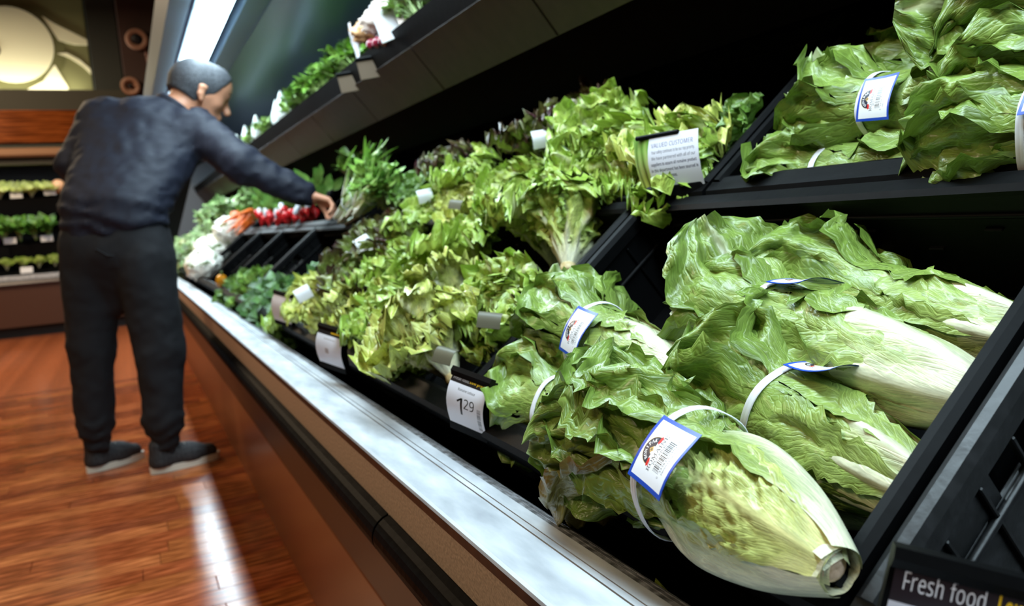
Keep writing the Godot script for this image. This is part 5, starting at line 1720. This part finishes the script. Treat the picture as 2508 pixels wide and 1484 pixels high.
	F.bone(kL, aL + Vector3(0, 0.08, 0), 0.088, 0.07, 0.03)
	F.bone(aL + Vector3(0, 0.08, 0), aL, 0.07, 0.05, 0.02)
	F.bone(hR, kR, 0.12, 0.094, 0.03)
	F.bone(kR, aR + Vector3(0, 0.09, 0), 0.094, 0.076, 0.03)
	F.bone(aR + Vector3(0, 0.09, 0), aR, 0.076, 0.05, 0.02)
	F.each(func(p: Vector3, v: float) -> float:
		var n := 0.005 * NZ.get_noise_3d(p.x * 8.0, p.y * 6.0, p.z * 8.0) + 0.004 * NZ.get_noise_3d(p.x * 20.0, p.y * 26.0, p.z * 20.0)
		n += 0.006 * sin(p.y * 110.0 + 4.0 * NZ.get_noise_3d(p.x * 9, p.y * 4, p.z * 9)) * smoothstep(0.34, 0.16, p.y)
		return maxf(v + n, p.y - 1.06))
	b = MB.new()
	F.into(b)
	var pm := mat(Color(0.035, 0.04, 0.065), 0.85, {"rim_enabled": true, "rim": 0.06, "rim_tint": 0.8, "normal_enabled": true, "normal_texture": cloth_n, "normal_scale": 0.4, "uv1_triplanar": true, "uv1_scale": Vector3(14, 14, 14)})
	var tr := part("trousers", b.mesh(), pm, t, "black sweatpants")
	b = MB.new()
	var pc := Vector3(-0.035, 0.9, -3.372)
	b.tube(PackedVector3Array([pc + Vector3(-0.07, 0.03, -0.012), pc + Vector3(-0.03, 0.0, 0.006), pc + Vector3(0.03, -0.004, 0.006), pc + Vector3(0.075, 0.022, -0.014)]), PackedFloat32Array([0.003, 0.004, 0.004, 0.003]), 6)
	part("pocket", b.mesh(), pm, tr)
	shoe(t, Vector3(-0.252, 0, -3.6), Vector3(-0.03, 0, -3.715))
	shoe(t, Vector3(-0.015, 0, -3.4), Vector3(0.262, 0, -3.47))

# ---------------------------------------------------------------- cards and notices
# a bent card with a clip along its top and a holder below; local x runs along the lip, y up, z towards the aisle
func sheet(w: float, h: float, bulge: float) -> ArrayMesh:
	var b := MB.new()
	var n := 10
	for side in 2:
		var g := PackedVector3Array()
		var us := PackedVector2Array()
		for j in n:
			for i in 3:
				var u := i / 2.0
				var v := float(j) / (n - 1)
				g.append(Vector3((u - 0.5) * w, -v * h, bulge * sin(v * PI) - 0.012 * v - side * 0.0006))
				us.append(Vector2(u, v))
		b.grid(g, 3, n, PackedColorArray(), us)
	return b.mesh()


func price_card(label: String, p: Vector3, xdir: Vector3, ydir: Vector3, w: float, h: float, m: Material) -> Node3D:
	var x := xdir.normalized()
	var z := x.cross(ydir).normalized()
	var t := thing("price_card", label, "price card", "price cards along the front row lip", Transform3D(Basis(x, z.cross(x), z), p))
	part("card", sheet(w, h, 0.012), m, t)
	var b := MB.new()
	b.prism(Transform3D(Basis(Vector3(0, 0, 1), Vector3(0, 1, 0), Vector3(-1, 0, 0)), Vector3.ZERO), PV([-0.006, -0.006, 0.003, -0.007, 0.006, 0.0, 0.003, 0.006, -0.006, 0.004]), -w * 0.53, w * 0.53)
	part("clip", b.mesh(), M.black, t, "black clip strip")
	b = MB.new()
	b.prism(Transform3D(Basis(Vector3(0, 0, 1), Vector3(0, 1, 0), Vector3(-1, 0, 0)), Vector3.ZERO), PV([-0.028, -h * 1.12, -0.016, -h * 1.15, 0.0, -h * 0.5, -0.004, 0.0, -0.012, 0.0, -0.01, -h * 0.5]), -w * 0.52, w * 0.52)
	part("holder", b.mesh(), M.black, t, "black holder behind the card")
	return t


func price_print(kind: int) -> StandardMaterial3D:
	var W := 512
	var H := 860
	var im := Image.create(W, H, false, Image.FORMAT_RGB8)
	im.fill(Color(0.9, 0.9, 0.94))
	var band := Color(0.13, 0.12, 0.13)
	im.fill_rect(Rect2i(0, 0, W, 170), band)
	if kind == 0:
		write(im, "Fresh food.", Vector2(140, 96), 76, Color(0.85, 0.85, 0.88), "Droid Sans", 400, 0.0, 1.0, 220)
		write(im, "Low prices.", Vector2(378, 96), 84, Color(0.98, 0.8, 0.1), "Droid Sans", 700, 0.0, 1.0, 235)
		write(im, "Romaine Lettuce", Vector2(256, 255), 58, Color(0.1, 0.1, 0.12), "Droid Sans", 400, 0.0, 1.0, 230)
		write(im, "1", Vector2(185, 520), 380, Color(0.05, 0.05, 0.06), "Droid Sans", 400, 0.0, 1.0, 80)
		write(im, "29", Vector2(318, 460), 230, Color(0.05, 0.05, 0.06), "Droid Sans", 400, 0.0, 1.0, 140)
		var rng := RandomNumberGenerator.new()
		rng.seed = 129
		var y := 470
		while y < 800:
			var hgt := 4 + rng.randi() % 9
			im.fill_rect(Rect2i(430, y, 50, hgt), Color(0.12, 0.12, 0.13))
			y += hgt + 5 + rng.randi() % 8
	elif kind == 1:
		im.fill_rect(Rect2i(250, 60, 220, 60), Color(0.9, 0.72, 0.1))
		im.fill_rect(Rect2i(150, 245, 220, 26), Color(0.75, 0.74, 0.76))
		im.fill_rect(Rect2i(190, 470, 70, 120), Color(0.7, 0.66, 0.66))
	return printed(im, 0.3)


func signs() -> void:
	M.card_blank = mat(Color(0.82, 0.76, 0.74), 0.4)
	var yv := (EN * 0.45 + Vector3(-0.05, 1, 0.05)).normalized()
	price_card("price card reading 1.29 in black figures on the front lip, beside the nearest romaine", Vector3(0.3835, 0.745, -0.906), Vector3(0.024, -0.012, 0.058), Vector3(0.012, 0.06, -0.004), 0.066, 0.07, price_print(0))
	price_card("second price card along the lip, half hidden by lettuce leaves", Vector3(0.352, 0.748, -1.53), Vector3(0.03, -0.012, 0.058), Vector3(0.01, 0.06, 0), 0.075, 0.075, price_print(1))
	price_card("small blurred price card third along the lip, below a red leaf lettuce", Vector3(0.378, 0.775, -2.2), Vector3(0.03, -0.012, 0.058), Vector3(0.01, 0.06, 0), 0.075, 0.08, M.card_blank)
	# the big holder at the near corner
	var W := 1024
	var im := Image.create(W, 900, false, Image.FORMAT_RGB8)
	im.fill(Color(0.88, 0.88, 0.93))
	im.fill_rect(Rect2i(0, 0, W, 270), Color(0.16, 0.12, 0.14))
	write(im, "Fresh food.", Vector2(300, 130), 150, Color(0.92, 0.92, 0.95), "Droid Sans", 400, 0.0, 1.0, 480)
	write(im, "Low prices.", Vector2(790, 150), 150, Color(0.98, 0.8, 0.1), "Droid Sans", 700, 0.0, 1.0, 420)
	var t := price_card("big price card reading Fresh food at the near right corner of the picture", Vector3(0.39, 0.741, -0.239), Vector3(0.04, -0.012, 0.043), Vector3(0.02, 1, 0.2), 0.09, 0.085, printed(im, 0.3))
	# customer notice clipped to the back row lip
	var n := thing("customer_notice", "curved white notice headed VALUED CUSTOMER with a romaine picture, clipped to the back row lip", "notice", "", Transform3D.IDENTITY)
	im = Image.create(1024, 820, false, Image.FORMAT_RGB8)
	im.fill(Color(0.9, 0.9, 0.94))
	for y in 820:
		for x in 300:
			var u := x / 300.0
			var edge := 300.0 - 34.0 * sin(y / 820.0 * PI)
			if x < edge:
				var k := 0.5 + 0.5 * sin(u * 17.0 + 1.6 * sin(y / 260.0 + u * 2.0))
				var v := y / 820.0
				var c := Color(0.42, 0.62, 0.24).lerp(Color(0.9, 0.9, 0.62), clampf(v * 0.9 + k * 0.4 - 0.2, 0, 1))
				c = c.lerp(Color(0.3, 0.2, 0.12), clampf((0.25 - k) * 3.0, 0, 0.8) * v)
				im.set_pixel(x, y, c)
	var ink := Color(0.25, 0.22, 0.3)
	write(im, "VALUED CUSTOMER", Vector2(640, 150), 92, Color(0.35, 0.34, 0.5), "Droid Sans", 400, 0.0, 1.0, 620, true)
	var lines := ["Your safety continues to be our top priority.", "We have partnered with all of our", "suppliers to assure all romaine product", "in this department has been sourced in", "safe growing areas."]
	for k in 5:
		write(im, lines[k], Vector2(650 if k < 4 else 500, 255 + k * 92), 66, ink, "Droid Sans", 600 if k > 1 else 400, 0.0, 1.0, [640, 650, 670, 690, 350][k])
	var nm := printed(im, 0.3)
	var b := MB.new()
	var nn := 14
	for side in 2:
		var g := PackedVector3Array()
		var us := PackedVector2Array()
		for j in 5:
			for i in nn:
				var u := float(i) / (nn - 1)
				var v := j / 4.0
				g.append(Vector3((u - 0.5) * 0.108, -v * 0.08, 0.01 * sin(v * PI) - 0.025 * pow(maxf(0.0, 0.35 - u) / 0.35, 2.0) * (0.5 + 0.5 * v) - side * 0.0007))
				us.append(Vector2(u, v))
		b.grid(g, nn, 5, PackedColorArray(), us)
	n.transform = Transform3D(Basis(Vector3(0.48, 0.05, 0.88).normalized(), Vector3(-0.1, 1, 0.0).normalized(), Vector3(-0.88, -0.1, 0.48).normalized()).orthonormalized(), Vector3(0.725, 1.052, -0.926))
	part("notice_sheet", b.mesh(), nm, n)
	b = MB.new()
	b.at(Vector3(-0.01, 0.0, -0.001), Vector3(0.07, 0.007, 0.008), 0.002)
	part("clip", b.mesh(), M.black, n, "black clip on the upper edge")
	b = MB.new()
	b.at(Vector3(0.006, -0.084, -0.002), Vector3(0.09, 0.02, 0.01), 0.003)
	b.at(Vector3(0.02, -0.1, -0.008), Vector3(0.04, 0.03, 0.008), 0.003)
	part("holder", b.mesh(), M.black, n, "black holder gripping the lower edge")
	# upper shelf tags and the white sign
	for q in [[0.735, 1.455, -2.6, "beige price tag on the upper shelf lip, the left of the pair"], [0.735, 1.455, -2.36, "beige price tag on the upper shelf lip, the right of the pair"]]:
		b = MB.new()
		b.at(Vector3(0, -0.03, 0), Vector3(0.07, 0.055, 0.004), 0.001)
		var tg := thing("shelf_tag", q[3], "price tag", "price tags on the upper shelf lip", Transform3D(Basis(Vector3(0.75, 0.05, 0.6).normalized(), Vector3(-0.25, 1, 0.25).normalized(), Vector3(-0.6, -0.2, 0.75).normalized()).orthonormalized(), Vector3(q[0] - 0.008, q[1], q[2])))
		part("tag", b.mesh(), mat(Color(0.5, 0.44, 0.38), 0.5), tg)
		b = MB.new()
		b.at(Vector3(0, 0.003, 0), Vector3(0.075, 0.012, 0.01), 0.002)
		part("clip", b.mesh(), M.black, tg)
	b = MB.new()
	b.at(Vector3(0, 0, 0), Vector3(0.065, 0.085, 0.003), 0.001)
	one("shelf_sign", b.mesh(), M.card, "blank white square sign standing among the garlic on the upper shelf", "sign", "", Transform3D(Basis(Vector3(0.75, 0.25, 0.6).normalized(), Vector3(-0.25, 1, 0.0).normalized(), Vector3(-0.6, 0, 0.75).normalized()).orthonormalized(), Vector3(0.72, 1.5, -2.12)))
